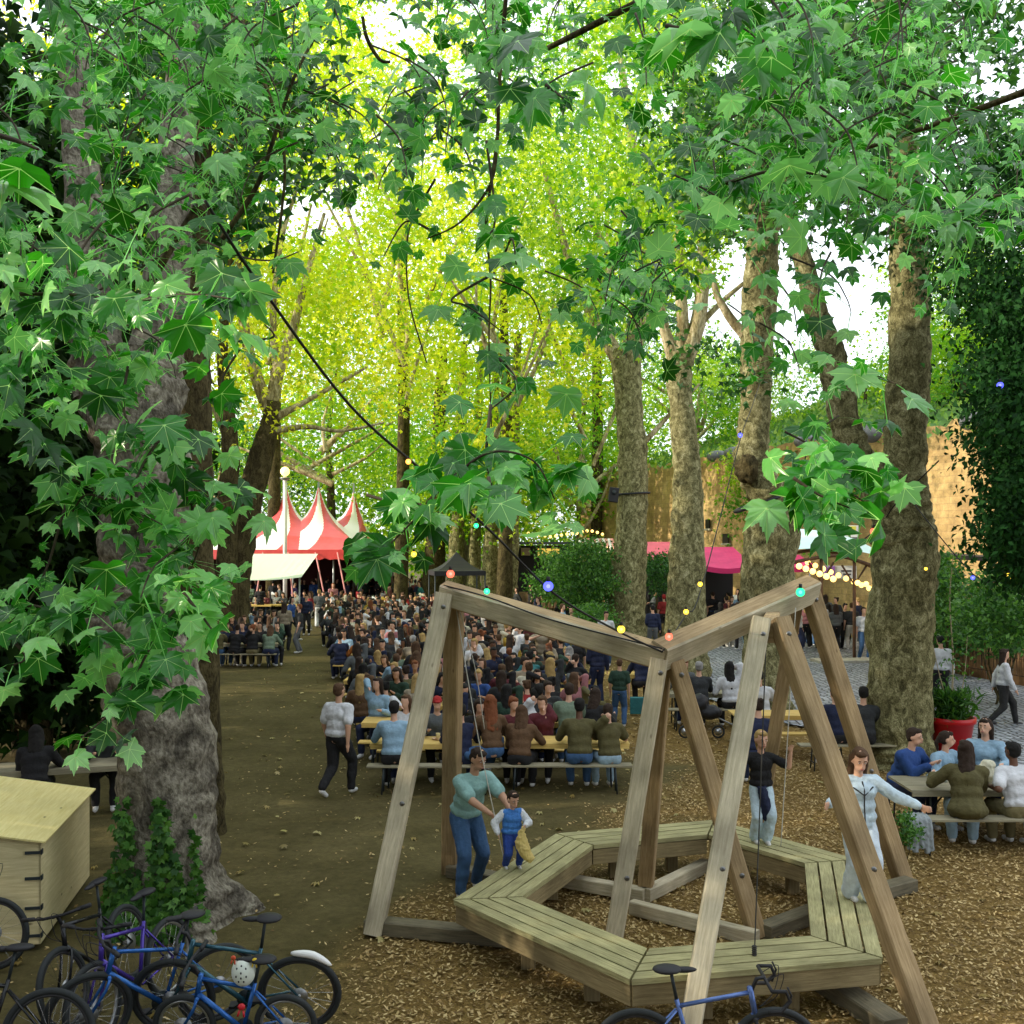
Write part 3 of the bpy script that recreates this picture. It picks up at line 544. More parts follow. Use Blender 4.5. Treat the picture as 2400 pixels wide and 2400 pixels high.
# ------------------------------------------------------------ standing people
ST = [(1112+-22, 1520, 0, 0, 'grey', 'pink', 'white', 1), (1130, 1500, 1, 2, 'brown', 'charcoal', 'black', 1), (1170, 1540, 2, 3, 'dark brown', 'cream', 'pale', 1), (1185, 1505, 3, 1, 'brown', 'maroon', 'black', 1), (1205, 1530, 1, 3, 'black', 'black', 'black', 1), (1240, 1520, 2, 3, 'dark brown', 'charcoal', 'grey', 1), (1262, 1505, 0, 2, 'brown', 'navy', 'black', 1),
      (1270, 1612, 5, 0, 'dark brown', 'beige', 'khaki', 1), (1352, 1625, 0, 3, 'blond', 'black', 'black', .86), (1400, 1650, 2, 3, 'brown', 'navy', 'navy', 1), (1452, 1702, 0, 3, 'brown', 'dark green', 'denim', .8), (1340, 1545, 3, 0, 'black', 'grey', 'denim', 1), (1318, 1530, 0, 1, 'brown', 'light blue', 'grey', 1), (1420, 1560, 2, 0, 'dark brown', 'white', 'denim', 1),
      (1425, 1475, 1, 2, 'blond', 'white', 'white', 1), (1440, 1480, 2, 0, 'brown', 'blue', 'navy', 1), (1530, 1530, 2, 3, 'black', 'navy', 'grey', 1), (1556, 1490, 0, 3, 'red capped', 'red', 'black', 1), (1535, 1470, 1, 2, 'blond', 'grey', 'black', 1), (1518, 1460, 4, 1, 'brown', 'black', 'black', 1),
      (1690, 1520, 1, 3, 'black', 'black', 'black', 1), (1715, 1495, 2, 0, 'brown', 'charcoal', 'navy', 1), (1740, 1525, 4, 3, 'black', 'black', 'black', 1), (1758, 1480, 0, 1, 'dark brown', 'grey', 'black', 1), (1670, 1480, 3, 0, 'brown', 'black', 'black', 1), (1700, 1470, 0, 2, 'dark brown', 'maroon', 'black', 1), (1728, 1462, 1, 0, 'black', 'white', 'black', 1), (1684, 1458, 2, 1, 'blond', 'black', 'navy', 1), (1748, 1455, 3, 2, 'brown', 'charcoal', 'black', 1), (1770, 1505, 2, 3, 'black', 'charcoal', 'black', 1),
      (1872, 1530, 0, 1, 'dark brown', 'white', 'navy', 1), (1890, 1520, 1, 3, 'blond', 'pink', 'black', 1), (1908, 1518, 2, 3, 'black', 'beige', 'black', 1), (1925, 1522, 3, 0, 'brown', 'white', 'black', 1), (1942, 1520, 4, 3, 'black', 'black', 'black', 1), (1960, 1524, 1, 3, 'dark brown', 'grey', 'black', 1), (1980, 1521, 2, 0, 'black', 'black', 'black', 1), (1996, 1524, 0, 3, 'brown', 'charcoal', 'pale', 1), (2024, 1546, 0, 0, 'dark brown', 'white', 'denim', 1.04), (2037, 1536, 2, 1, 'black', 'beige', 'grey', 1), (1955, 1480, 0, 3, 'black', 'blue', 'denim', 1.05), (1935, 1488, 2, 2, 'brown', 'maroon', 'black', 1), (1975, 1486, 3, 0, 'dark brown', 'charcoal', 'black', 1), (1915, 1486, 1, 3, 'blond', 'cream', 'black', 1),
      (2205, 1660, 2, 3, 'black', 'white', 'black', 1), (2350, 1700, 4, 1, 'dark brown', 'white', 'dark', .98),
      (668, 1525, 1, 3, 'dark brown', 'beige', 'black', 1), (702, 1530, 0, 2, 'auburn', 'charcoal', 'grey', 1), (682, 1500, 4, 1, 'black', 'blue', 'black', 1), (728, 1478, 1, 2, 'brown', 'red', 'pale', 1), (748, 1470, 3, 3, 'blond', 'grey', 'white', 1), (718, 1488, 2, 0, 'black', 'navy', 'black', 1), (780, 1443, 1, 0, 'auburn', 'pink', 'red', 1), (735, 1425, 2, 3, 'dark brown', 'blue', 'denim', 1), (690, 1440, 0, 1, 'black', 'purple', 'black', 1), (655, 1445, 2, 2, 'brown', 'grey', 'black', 1), (640, 1430, 0, 3, 'black', 'charcoal', 'black', 1), (585, 1440, 1, 0, 'dark brown', 'sage green', 'black', 1), (572, 1470, 2, 1, 'auburn', 'pink', 'white', 1), (610, 1450, 3, 3, 'black', 'black', 'black', 1),
      (600, 1425, 0, 2, 'brown', 'navy', 'black', 1), (560, 1430, 4, 0, 'blond', 'white', 'denim', 1), (545, 1455, 2, 3, 'black', 'charcoal', 'navy', 1)]
BOT['dark'] = (.02, .02, .02); BOT['red'] = (.45, .04, .05)
rzs = [0, 1.3, -1.3, math.pi]
def region(px, py):
    if px < 620: return 'under the trees left of the red tent'
    if px < 830: return 'on the path before the red tent' if py < 1460 else 'beside the shaded tables along the path'
    if px < 1160 and py < 1440: return 'in the crowd by the black gazebo'
    if px < 1290: return 'behind the long beam of the frame'
    if px < 1500: return 'on the wood chips left of the loudspeaker trunk' if py > 1500 else 'near the round bush'
    if px < 1570: return 'between the loudspeaker trunk and the second trunk'
    if px < 1790: return 'in the dense crowd under the bright pink awning'
    if px < 2060: return 'in the queue under the pale blue roof'
    return 'walking on the cobbles by the reed fence'
for px, py, i, f, ha, to, bo, s in ST:
    c = G(px, py); place(STAND[i], c, rzs[f]+rp.uniform(-.25, .25), 'light', ha, to, bo, region(px, py), 'standing people '+region(px, py), s*rp.uniform(.97, 1.03), parts=c.y < 24, shoe=rp.choice(['white', 'dark']))
for _ in range(110):   # farther knots of people
    q = rp.random()
    if q < .42: px, py = rp.uniform(700, 890), rp.uniform(1396, 1428)
    elif q < .70: px, py = rp.uniform(880, 1040), rp.uniform(1398, 1436)
    elif q < .84: px, py = rp.uniform(1648, 1800), rp.uniform(1452, 1520)
    elif q < .93: px, py = rp.uniform(1862, 2040), rp.uniform(1476, 1520)
    else: px, py = rp.uniform(1210, 1340), rp.uniform(1415, 1470)
    ln = rnd_look(); place(STAND[rp.randrange(5)], G(px, py), rp.uniform(0, 6.28), *ln, region(px, py), 'standing people '+region(px, py), rp.uniform(.95, 1.05))
for i in range(4):
    x = -14.6+1.6*i; put(T0, x+.3, 56.5+.3*(i % 2), f'long food table before the red tent, {ORD[i]} from the left', 'table', 'food tables before the tent')
for i in range(14): c = (-15.3+.52*i, 57.3+rp.uniform(-.1, .5), 0); place(SIT[rp.randrange(5)], c, rp.uniform(-.4, .4), *rnd_look(), 'at the food tables before the red tent', 'people at the food tables')

# ------------------------------------------------------------ group at the table on the right
rt = put(T1_, 6.55, 14.35, 'grey wooden picnic table of the group beside the red pot', 'table', 'right picnic tables'); rt2 = put(T1_, 8.8, 14.35, 'second grey table at the right edge of the frame', 'table', 'right picnic tables')
rt.scale = (1.02, 1.25, 1); rt2.scale = (1.02, 1.25, 1)
for x in (6.35, 8.6): put(BN1, x, 13.6, 'grey bench with three people, near side by the red pot group' if x < 7 else 'grey bench at the right edge, near side', 'bench', 'right benches'); put(BN1, x+.1, 15.15, 'grey bench on the far side of the red pot group' if x < 7 else 'grey bench at the right edge, far side', 'bench', 'right benches')
RG = 'friends at the table beside the red pot'; v2 = .015
def hero(loc, rz, s, mats_, label, group=None, face=True, **kw):
    kw.setdefault('bulk', 1.2); s *= 1.02
    pt, inf = figure(voxel=kw.pop('voxel', v2), **kw); o = bpy.data.objects.new('person', pt['body']); COL.objects.link(o); pt['body'].materials.append(mats_['body'])
    mats_['shoe'] = mats_['shoes']
    for k, pm in [(k, pt[k]) for k in ORDER[1:4] if k in pt]+[('shoe', q) for q in pt['shoe']]+[('sleeve', q) for q in pt.get('sleeve', [])]: pm.materials.append(mats_[k]); c = bpy.data.objects.new(k, pm); COL.objects.link(c); c.parent = o
    if face:
        h = inf['h']; hs = inf['hs']; m = MB(); m2 = MB(); m3 = MB()
        for s_ in (1, -1): m.ell(h(.03*s_, -.084, .010), (.011*hs, .006*hs, .006*hs), inf['H'], 8, 6); m3.ell(h(.03*s_, -.0885, .010), (.005*hs, .004*hs, .005*hs), inf['H'], 8, 6); m2.ell(h(.03*s_, -.087, .033), (.018*hs, .006*hs, .005*hs), inf['H'], 8, 6)
        m.build('eyes', mat('eye_white', (.6, .58, .55), .3), o); m3.build('pupils', mat('pupil', (.02, .012, .01), .2), o); m2.build('eyebrows', mats_['hair'], o)
        MB().ell(h(0, -.101, -.055), (.022*hs, .006*hs, .008*hs), inf['H'], 8, 6).build('lips', mat('lips', (.42, .15, .13), .5), o)
    o.location = loc; o.rotation_euler = (0, 0, rz); o.scale = (s, s, s); tag(o, label, 'person', group); o['info'] = 0; del o['info']; return o, inf
def W2L(loc, rz, s, p): return tuple(Matrix.Rotation(-rz, 3, 'Z')@((Vector(p)-Vector(loc))/s))
bulk_ = 1.1
hs_ = {1: (.22, -.46, .86), -1: (-.2, -.46, .86)}
hero((5.70, 15.1, 0), .55, 1.05, pmats('light', 'dark brown', 'blue', 'navy'), 'bearded person in denim blue shirt leaning on the left end of the picnic table', RG, hip=(0, 0, .55), lean=.42, feet=SEATF, knee=SK, hands={1: (.25, -.42, .86), -1: (.02, -.46, .86)}, hair='short', top='long', hy=.35, hp=.1)
hero((6.28, 15.15, 0), .5, .98, pmats('light', 'dark brown', 'light blue', 'navy'), 'smiling person with tied dark hair in denim, second on the far bench', RG, hip=(0, 0, .55), lean=.3, feet=SEATF, knee=SK, hands=hs_, hair='tail', top='long', hy=.8)
hero((7.05, 15.25, 0), -.45, 1.06, pmats('light', 'dark brown', 'light blue', 'navy'), 'person with long dark hair and pale denim jacket in front of the red pot', RG, hip=(0, 0, .57), lean=.08, feet=SEATF, knee=SK, hands=hs_, hair='longer', top='long', hy=-.3)
hero((6.05, 13.6, 0), math.pi-.25, 1.05, pmats('light', 'dark brown', 'olive', 'pale denim'), 'person in wide olive brown cape with long dark hair, back turned at the table', RG, face=False, hip=(0, 0, .55), lean=.25, feet=SEATF, knee=SK, hands={1: (.34, -.42, .86), -1: (-.1, -.46, .86)}, hair='longer', top='long', hy=.2, coat=2.2)
hero((6.78, 13.65, 0), math.pi+.15, 1.03, pmats('dark', 'black', 'white', 'khaki'), 'person in plain white tee with short black hair, back turned at the picnic table', RG, face=False, hip=(0, 0, .55), lean=.28, feet=SEATF, knee=SK, hands={1: (.3, -.2, .80), -1: (-.25, -.4, .86)}, hair='short', top='tee', hy=.2)
hero((7.35, 13.62, 0), math.pi+.45, 1.0, pmats('light', 'brown', 'sage green', 'white'), 'person in pale mint top at the right edge wearing a red headband', RG, face=False, hip=(0, 0, .55), lean=.18, feet=SEATF, knee=SK, hands=hs_, hair='long', top='long', hy=.6)
o = MB().ell((7.36, 13.58, 1.47), (.098, .11, .035), seg=20).build('headband', mat('red_ribbon', (.5, .01, .01), .6)); tag(o, 'red headband on the person at the right edge', 'headband')
# jacket hung over the bench end, tote bag
m = MB()
for k, (dx, L) in enumerate(((-.10, .46), (-.03, .50), (.05, .44), (.12, .52), (.18, .48))): m.tube(catmull([(dx*1.1, .10, .03), (dx, -.12, .04), (dx*1.1, -.20, -.05), (dx*1.25, -.21, -L)], 5), [.05]*16, 8)
o = link('jacket', remesh(m, .015, 2, .012, 14), cl('pale_grey', (.30, .34, .36))); o.location = (5.33, 13.62, .45); o.scale = (.8, .8, .8); tag(o, 'pale grey jacket hanging over the left end of the near bench', 'jacket')
m = MB().ell((0, 0, .12), (.17, .12, .13), seg=16).ell((.05, 0, .25), (.11, .08, .07), seg=12); o = link('bag', remesh(m, .015, 2, .02, 12), cl('cream_bag', (.66, .64, .48))); o.location = (6.62, 14.35, .76); tag(o, 'crumpled cream paper bag on the picnic table', 'bag')
m = MB().lathe([(0, 0), (.03, 0), (.04, .13), (.036, .13), (.028, .01), (0, .01)], seg=14)
for i, (x, y) in enumerate(((5.98, 14.5), (6.08, 14.38), (6.16, 14.55))): o = m.build('glass', mat('clear_cup', (.6, .68, .7), .1)); o.location = (x, y, .757); tag(o, ['clear cup nearest the denim blue shirt', 'clear cup in the middle of three', 'clear cup on the right of three'][i], 'cup', 'cups on the picnic table')
o = MB().ell((0, 0, 0), (.42, .09, .008), seg=20).build('cloth', cl('dark_cloth', (.10, .03, .02))); o.location = (7.2, 14.35, .765); tag(o, 'dark red cloth lying on the picnic table', 'cloth')

# ------------------------------------------------------------ the figures on and by the bench ring
vh = .0105
tod = Vector((0.0, 11.40, .5)); ml = Vector((-.52, 12.02, 0)); rz = .55
hA = tod+Vector((-.10, .03, .42)); hB = tod+Vector((.06, .14, .46))
man, mi_ = hero(ml, rz, 1.02, {**pmats('tan', 'dark brown', 'teal', 'denim'), 'shirt': cl('pale_teal', (.30, .52, .50))}, 'person in pale teal tee and blue jeans bending to steady the toddler on the bench', face=True, voxel=vh, fine=True, hip=(0, .05, .90), lean=.42, hp=.35, hy=.15, hair='short', top='tee',
     hands={-1: W2L(ml, rz, 1.02, hA), 1: W2L(ml, rz, 1.02, hB)}, elbow={1: (.8, .3, -.6), -1: (-.8, .3, -.6)}, feet={1: (.18, .12, .085), -1: (-.16, -.12, .085)}, bulk=1.14)
def kid(loc, rz, H, mats_, label, hs, **kw): return hero(loc, rz, H/1.72, mats_, label, voxel=vh*1.2, fine=True, hs=hs, **kw)
kid(tod, .25, .83, {**pmats('light', 'dark brown', 'blue', 'navy'), 'shirt': cl('bright_blue', (.06, .22, .62)), 'trousers': cl('royal', (.02, .06, .30)), 'sleeve': cl('white_sleeve', (.74, .77, .82))}, 'toddler in blue jacket with white sleeves standing on the bench holding a yellow cloth', 1.55, hip=(0, 0, .78), hair='short', top='long', bulk=1.42, sleeves=True, hp=.3, hy=.2,
    feet={1: (.15, -.03, .085), -1: (-.15, .02, .085)}, hands={1: (.22, -.34, 1.02), -1: (-.36, -.12, .82)}, elbow={1: (.9, .3, -.6), -1: (-.9, .3, -.5)})
m = MB(); t0 = tod+Vector((.12, -.17, .50))
m.tube(catmull([tuple(t0), tuple(t0+Vector((-.01, -.01, -.12))), tuple(t0+Vector((.02, -.02, -.26))), tuple(t0+Vector((.10, -.02, -.36)))], 5), [.015+.006*i if i < 9 else .07-.004*(i-9) for i in range(16)], 10).tube(catmull([tuple(t0), tuple(t0+Vector((-.04, -.0, -.16))), tuple(t0+Vector((-.05, -.01, -.24)))], 5), [.02, .024, .028, .034, .04, .044, .046, .044, .04, .03, .02], 10)
tag(link('cloth', remesh(m, .008, 1, .016, 22), cl('soft_yellow', (.72, .56, .20))), 'soft yellow cloth dangling from the hand of the toddler', 'cloth')
gl = Vector((3.0, 12.35, .5)); sg = 1.30/1.72; hr = P(1852, 1768, 12.2); hl_ = P(1722, 1782, 12.2)
kid(gl, .05, 1.30, {**pmats('light', 'blond', 'black', 'pale denim'), 'trousers': cl('ice_denim', (.55, .70, .80))}, 'girl in black tee and pale jeans standing on the far bench holding a rope', 1.2, hair='tail', top='tee', bottom='wide', bulk=1.08, hy=.1, hp=.12, hip=(0, 0, .88),
    hands={1: W2L(gl, .05, sg, hr), -1: W2L(gl, .05, sg, hl_)}, elbow={1: (.5, .0, -1), -1: (-.6, .4, -.8)}, feet={1: (.08, -.05, .085), -1: (-.08, .04, .085)})
m = MB().tube(catmull([tuple(gl+Vector((-.02, -.12, .70))), tuple(gl+Vector((.02, -.14, .50))), tuple(gl+Vector((.03, -.13, .30)))], 4), [.05, .055, .06, .065, .07, .07, .06, .05, .03], 10).ell(gl+Vector((0, 0, .70)), (.135, .105, .05)); tag(link('jacket', remesh(m, .012, 2, .01, 18), mt('top', 'navy', TOPS)), 'navy jacket tied round the waist of the girl in the black tee', 'jacket')
g2 = Vector((3.50, 10.35, .5)); s2 = 1.47/1.72; h1 = P(2185, 1912, 10.1); h2 = P(1945, 1888, 10.3)
ice = cl('ice_blue', (.58, .72, .82)); o, inf = kid(g2, .12, 1.47, {**pmats('light', 'brown', 'light blue', 'white'), 'shirt': ice, 'trousers': cl('ice_white', (.66, .76, .86))}, 'girl in ice blue tracksuit balancing on the right bench with both arms spread', 1.12, hair='longer', top='long', bottom='wide', hp=.32, hy=-.15, coat=.6, bulk=1.24,
    hands={1: W2L(g2, .12, s2, h1), -1: W2L(g2, .12, s2, h2)}, elbow={1: (.2, .3, -1), -1: (-.2, .4, -1)}, feet={1: (.09, -.10, .085), -1: (-.06, .08, .085)})
m = MB(); Pq, uq = inf['P'], inf['u']
m.tube([Pq+uq*.48+Vector((0, -.10, 0)), Pq+uq*.38+Vector((0, -.158, 0)), Pq+uq*.2+Vector((0, -.155, 0)), Pq+uq*.02+Vector((0, -.175, 0))], .009, 6); m.tube([Pq+uq*.42+Vector((-.12, -.125, 0)), Pq+uq*.33+Vector((0, -.162, 0)), Pq+uq*.42+Vector((.12, -.125, 0))], .009, 6); m.build('zip', black_c, o)
wk = Vector((-2.85, 16.75, 0)); hero(wk, math.pi-.45, 1.03, pmats('tan', 'brown', 'white', 'black'), 'person in white tee and black trousers walking away along the path', face=True, voxel=.013, hip=(0, 0, .90), lean=.05, hair='short', top='tee', hy=-.1, bulk=1.2,
     feet={1: (.08, .30, .16), -1: (-.10, -.22, .085)}, hands={1: (.27, -.10, .84), -1: (-.27, .12, .82)})
# pushchair
pc = empty('pushchair', (4.0, 21.6, 0), 0, 'dark folded pushchair parked beyond the dip of the frame', 'pushchair')
for x in (-.35, .35, .95):
    w_ = empty('wheel'); w_.parent = pc; w_.location = (x, 0, .14); MB().tube([(.12*math.cos(a), 0, .12*math.sin(a)) for a in np.linspace(0, 6.283, 21)], .022, 6, cap=False).build('tyre', tyre, w_); MB().tube([(0, -.03, 0), (0, .03, 0)], .08, 12).build('rim', rimm, w_)
MB().tube([(-.35, 0, .14), (.1, 0, .55), (-.3, 0, 1.0)], .018, 6).tube([(.95, 0, .14), (.1, 0, .55)], .018, 6).build('frame', metal, pc); link('seat', remesh(MB().ell((.15, 0, .55), (.3, .2, .16)).ell((-.05, 0, .75), (.2, .2, .2)), .03, 2, .02), black_c, pc)
o = MB().beam((-.16, 0, .22), (.16, 0, .22), .16, .40).build('bag', mt('top', 'teal', TOPS)); o.location = (3.0, 24.6, 0); tag(o, 'turquoise backpack standing on the wood chips', 'bag')

# ------------------------------------------------------------ labels of the crowd: each as particular as its looks allow
def lab_of(i, lvl):
    o, to, ha, wh, lb = PEOPLE[i]
    if lb: return lb
    hh_ = ha if 'capped' in ha else ha+' haired'
    return f'{hh_} person in {to} {wh}'
from collections import Counter
PEOPLE.sort(key=lambda q: q[0].location.y); far = PEOPLE[284:]; PEOPLE = PEOPLE[:284]
FV = []; FF = []; FM = []; fm = {}
for q in far:
    o = q[0]; me = o.data; b = len(FV); M = Matrix.LocRotScale(o.location, o.rotation_euler, o.scale); FV += [tuple(M@v.co) for v in me.vertices]; ms = [fm.setdefault(sl_.material.name, (len(fm), sl_.material))[0] for sl_ in o.material_slots]
    for p in me.polygons: FF.append([b+j for j in p.vertices]); FM.append(ms[min(p.material_index, len(ms)-1)])
bpy.data.batch_remove([c for q in far for c in [*q[0].children, q[0]]])
me = bpy.data.meshes.new('distant_crowd'); me.from_pydata(FV, [], FF); me.polygons.foreach_set('material_index', FM); o = link('distant_crowd', me, [v[1] for v in fm.values()]); tag(o, 'dense far crowd at the last tables and around the red tent', 'crowd', kind='stuff')
base = [lab_of(i, 0) for i in range(len(PEOPLE))]; cnt = Counter(base)
for i, (o, to, ha, wh, lb) in enumerate(PEOPLE):
    L = base[i]
    if cnt[L] > 1 and not lb:
        best = None
        for j, q in enumerate(PEOPLE):
            if j != i:
                d = (Vector(q[0].location)-Vector(o.location)).length
                if best is None or d < best[0]: best = (d, q[1])
        L2 = L+f' next to {best[1]}'
        if len(L2.split()) <= 16: L = L2
        else: L = L.replace(' table row', ' row')+f' next to {best[1]}'
    o['label'] = ' '.join(L.split()[:16])

bpy.data.objects.remove(TMP)
bpy.data.scenes.remove(WORK)
rng = np.random.default_rng(7); random.seed(7)
# ============================================================ ground
def chipden(x, y):
    n = noise.noise(Vector((x*.35, y*.35, 0)))*1.2+noise.noise(Vector((x*1.3, y*1.3, 3)))*.5
    a = max(0, min(1, (x-1.7+n*1.3)/1.2)) if y > 12.6 else 0
    fr = -2.2+(y-9)*.25
    b = max(0, min(1, (x-fr+n*.8)/1.0)) if y < 13.6 else 0
    if y > 12.4: b *= max(0, 1-(y-12.4)/1.2)
    if y > 30: a *= max(0, 1-(y-30)/8)
    return max(a, b)
gx = np.concatenate([[-600, -200, -80, -40], np.arange(-22, 26, .2), [40, 80, 200, 600]])
gy = np.concatenate([[-300, -60, -10], np.arange(5, 42, .2), [45, 50, 60, 75, 100, 200, 500, 1200]])
V = []; A = []
for y in gy:
    for x in gx:
        near = -22 < x < 26 and 5 < y < 42
        z = (noise.noise(Vector((x*.5, y*.5, 1)))*.035+noise.noise(Vector((x*2.3, y*2.3, 5)))*.012) if near else 0
        V.append((x, y, z-.02)); A.append(chipden(x, y) if near else 0)
nx = len(gx); Fc = [(j*nx+i, j*nx+i+1, (j+1)*nx+i+1, (j+1)*nx+i) for j in range(len(gy)-1) for i in range(nx-1)]
gm = bpy.data.materials.new('trodden_earth'); gm.use_nodes = True; t = gm.node_tree; b = t.nodes['Principled BSDF']
tc = t.nodes.new('ShaderNodeTexCoord')
def _n(sc, det=6, ro=.65):
    n = t.nodes.new('ShaderNodeTexNoise'); n.inputs['Scale'].default_value = sc; n.inputs['Detail'].default_value = det; n.inputs['Roughness'].default_value = ro; t.links.new(tc.outputs['Object'], n.inputs[0]); return n
def _r(n, p0, c0, p1, c1):
    r = t.nodes.new('ShaderNodeValToRGB'); e = r.color_ramp.elements; e[0].position = p0; e[1].position = p1; e[0].color = (*c0, 1); e[1].color = (*c1, 1); t.links.new(n.outputs[0], r.inputs[0]); return r
def _m(f, a, c, bl='MIX'):
    m = t.nodes.new('ShaderNodeMix'); m.data_type = 'RGBA'; m.blend_type = bl
    if isinstance(f, float): m.inputs[0].default_value = f
    else: t.links.new(f, m.inputs[0])
    t.links.new(a, m.inputs[6]); t.links.new(c, m.inputs[7]); return m.outputs[2]
n1 = _n(.7); n2 = _n(9, 8, .8); n3 = _n(45, 4, .8)
dirt = _m(.7, _r(n1, .3, (.072, .060, .022), .7, (.13, .108, .046)).outputs[0], _r(n2, .3, (.5, .5, .5), .7, (1.4, 1.4, 1.4)).outputs[0], 'MULTIPLY')
chip = _m(.9, _r(n2, .3, (.10, .06, .018), .7, (.27, .18, .06)).outputs[0], _r(n3, .35, (.4, .4, .4), .65, (1.6, 1.6, 1.6)).outputs[0], 'MULTIPLY')
at = t.nodes.new('ShaderNodeAttribute'); at.attribute_name = 'chip'
t.links.new(_m(at.outputs['Fac'], dirt, chip), b.inputs['Base Color']); b.inputs['Roughness'].default_value = .95; b.inputs['Specular IOR Level'].default_value = .1
bp = t.nodes.new('ShaderNodeBump'); bp.inputs['Strength'].default_value = .7; bp.inputs['Distance'].default_value = .04; t.links.new(n2.outputs[0], bp.inputs['Height']); t.links.new(bp.outputs[0], b.inputs['Normal'])
tag(link('ground', np_mesh('ground', np.array(V), np.array(Fc), {'chip': A}, smooth=True), gm), kind='structure')

# wood chips: small flat splinters scattered as stuff
def chips(n, x0, x1, y0, y1, s0, s1, sparse):
    X = rng.uniform(x0, x1, n); Y = rng.uniform(y0, y1, n)
    keep = np.array([rng.random() < max(sparse, chipden(x, y)) and abs(x) < y*.53 for x, y in zip(X, Y)]); X = X[keep]; Y = Y[keep]; n = len(X)
    a = rng.uniform(0, 2*math.pi, n); l = rng.uniform(s0, s1, n); w_ = l*rng.uniform(.25, .6, n); tl = rng.normal(size=(n, 2))*.28
    z = np.array([noise.noise(Vector((x*.5, y*.5, 1)))*.035 for x, y in zip(X, Y)])-.004+rng.uniform(0, .02, n)
    ux = np.stack([np.cos(a), np.sin(a), tl[:, 0]], 1); uy = np.stack([-np.sin(a), np.cos(a), tl[:, 1]], 1)
    c = np.stack([X, Y, z], 1); q = [c-ux*l[:, None]/2, c+uy*w_[:, None]/2-ux*l[:, None]*.1, c+ux*l[:, None]/2, c-uy*w_[:, None]/2+ux*l[:, None]*.1]
    V = np.stack(q, 1).reshape(-1, 3); return V, np.arange(4*n).reshape(-1, 4), np.repeat(rng.random(n), 4)
a1 = chips(120000, -5, 9, 7.6, 20, .025, .065, .03); a2 = chips(34000, -8, 16, 20, 36, .05, .10, .04)
cm = leaf_mat('wood_chip', (.13, .08, .028), (.34, .23, .085), (.60, .46, .22), trans=0, gloss=.8)
me = np_mesh('wood_chips', np.concatenate([a1[0], a2[0]]), np.concatenate([a1[1], a2[1]+len(a1[0])]), {'rnd': np.concatenate([a1[2], a2[2]])})
tag(link('wood_chips', me, cm), 'layer of loose brown wood chips spread under the climbing frame', 'wood chips', kind='stuff')
# fallen leaves lying on the trodden path
n = 420; X = rng.uniform(-6, 6, n); Y = rng.uniform(8, 30, n)
fl = leaves(np.stack([X, Y, np.full(n, .012)], 1), rng.uniform(.035, .09, n), rng, LEAF_MID, face=(0, 0, 1), spread=.12, tipdown=0)
tag(leaf_obj('fallen_leaves', [fl], leaf_mat('dry_leaf', (.12, .08, .02), (.30, .22, .06), (.42, .38, .16), trans=.1)), 'scattered dry fallen leaves lying on the earth path', 'fallen leaves', kind='stuff')

# cobbled path at the right, behind the big trunk
cob = bpy.data.materials.new('cobbles'); cob.use_nodes = True; t = cob.node_tree; b = t.nodes['Principled BSDF']; tc = t.nodes.new('ShaderNodeTexCoord')
v = t.nodes.new('ShaderNodeTexVoronoi'); v.feature = 'DISTANCE_TO_EDGE'; v.inputs['Scale'].default_value = 5.5; v.inputs['Randomness'].default_value = .55; t.links.new(tc.outputs['Object'], v.inputs[0])
v2 = t.nodes.new('ShaderNodeTexVoronoi'); v2.inputs['Scale'].default_value = 5.5; v2.inputs['Randomness'].default_value = .55; t.links.new(tc.outputs['Object'], v2.inputs[0])
rr = t.nodes.new('ShaderNodeValToRGB'); rr.color_ramp.elements[0].position = .02; rr.color_ramp.elements[1].position = .16; rr.color_ramp.elements[0].color = (.05, .05, .045, 1); rr.color_ramp.elements[1].color = (1, 1, 1, 1)
t.links.new(v.outputs['Distance'], rr.inputs[0]); hh = t.nodes.new('ShaderNodeValToRGB'); hh.color_ramp.elements[0].color = (.17, .19, .22, 1); hh.color_ramp.elements[1].color = (.36, .39, .43, 1)
sp = t.nodes.new('ShaderNodeSeparateColor'); t.links.new(v2.outputs['Color'], sp.inputs[0]); t.links.new(sp.outputs[0], hh.inputs[0])
t.links.new(_m(1.0, hh.outputs[0], rr.outputs[0], 'MULTIPLY'), b.inputs['Base Color']); b.inputs['Roughness'].default_value = .5
bp = t.nodes.new('ShaderNodeBump'); bp.inputs['Distance'].default_value = .04; t.links.new(rr.outputs[0], bp.inputs['Height']); t.links.new(bp.outputs[0], b.inputs['Normal'])
poly = [G(1560, 1560), G(1660, 1640), G(1850, 1700), G(2060, 1735), G(2170, 1790), G(2300, 1835), G(2420, 1850), G(2620, 1840), G(2700, 1600), G(2200, 1440), G(1560, 1440)]
bm = MB(); bm.add([(p.x, p.y, .03) for p in poly], [list(range(len(poly)))]); tag(bm.build('cobbled_path', cob), kind='structure')
stone_m = mat('kerb_stone', (.42, .40, .33), .8, var=(.28, .26, .2), scale=6, bump=.3)
bm = MB(); bm.box(G(1995, 1553, 0)+Vector((0, 0, .06)), (2.6, .9, .12), .1); tag(bm.build('stone_step', stone_m), 'pale stone slab on the cobbles before the queue', 'step')

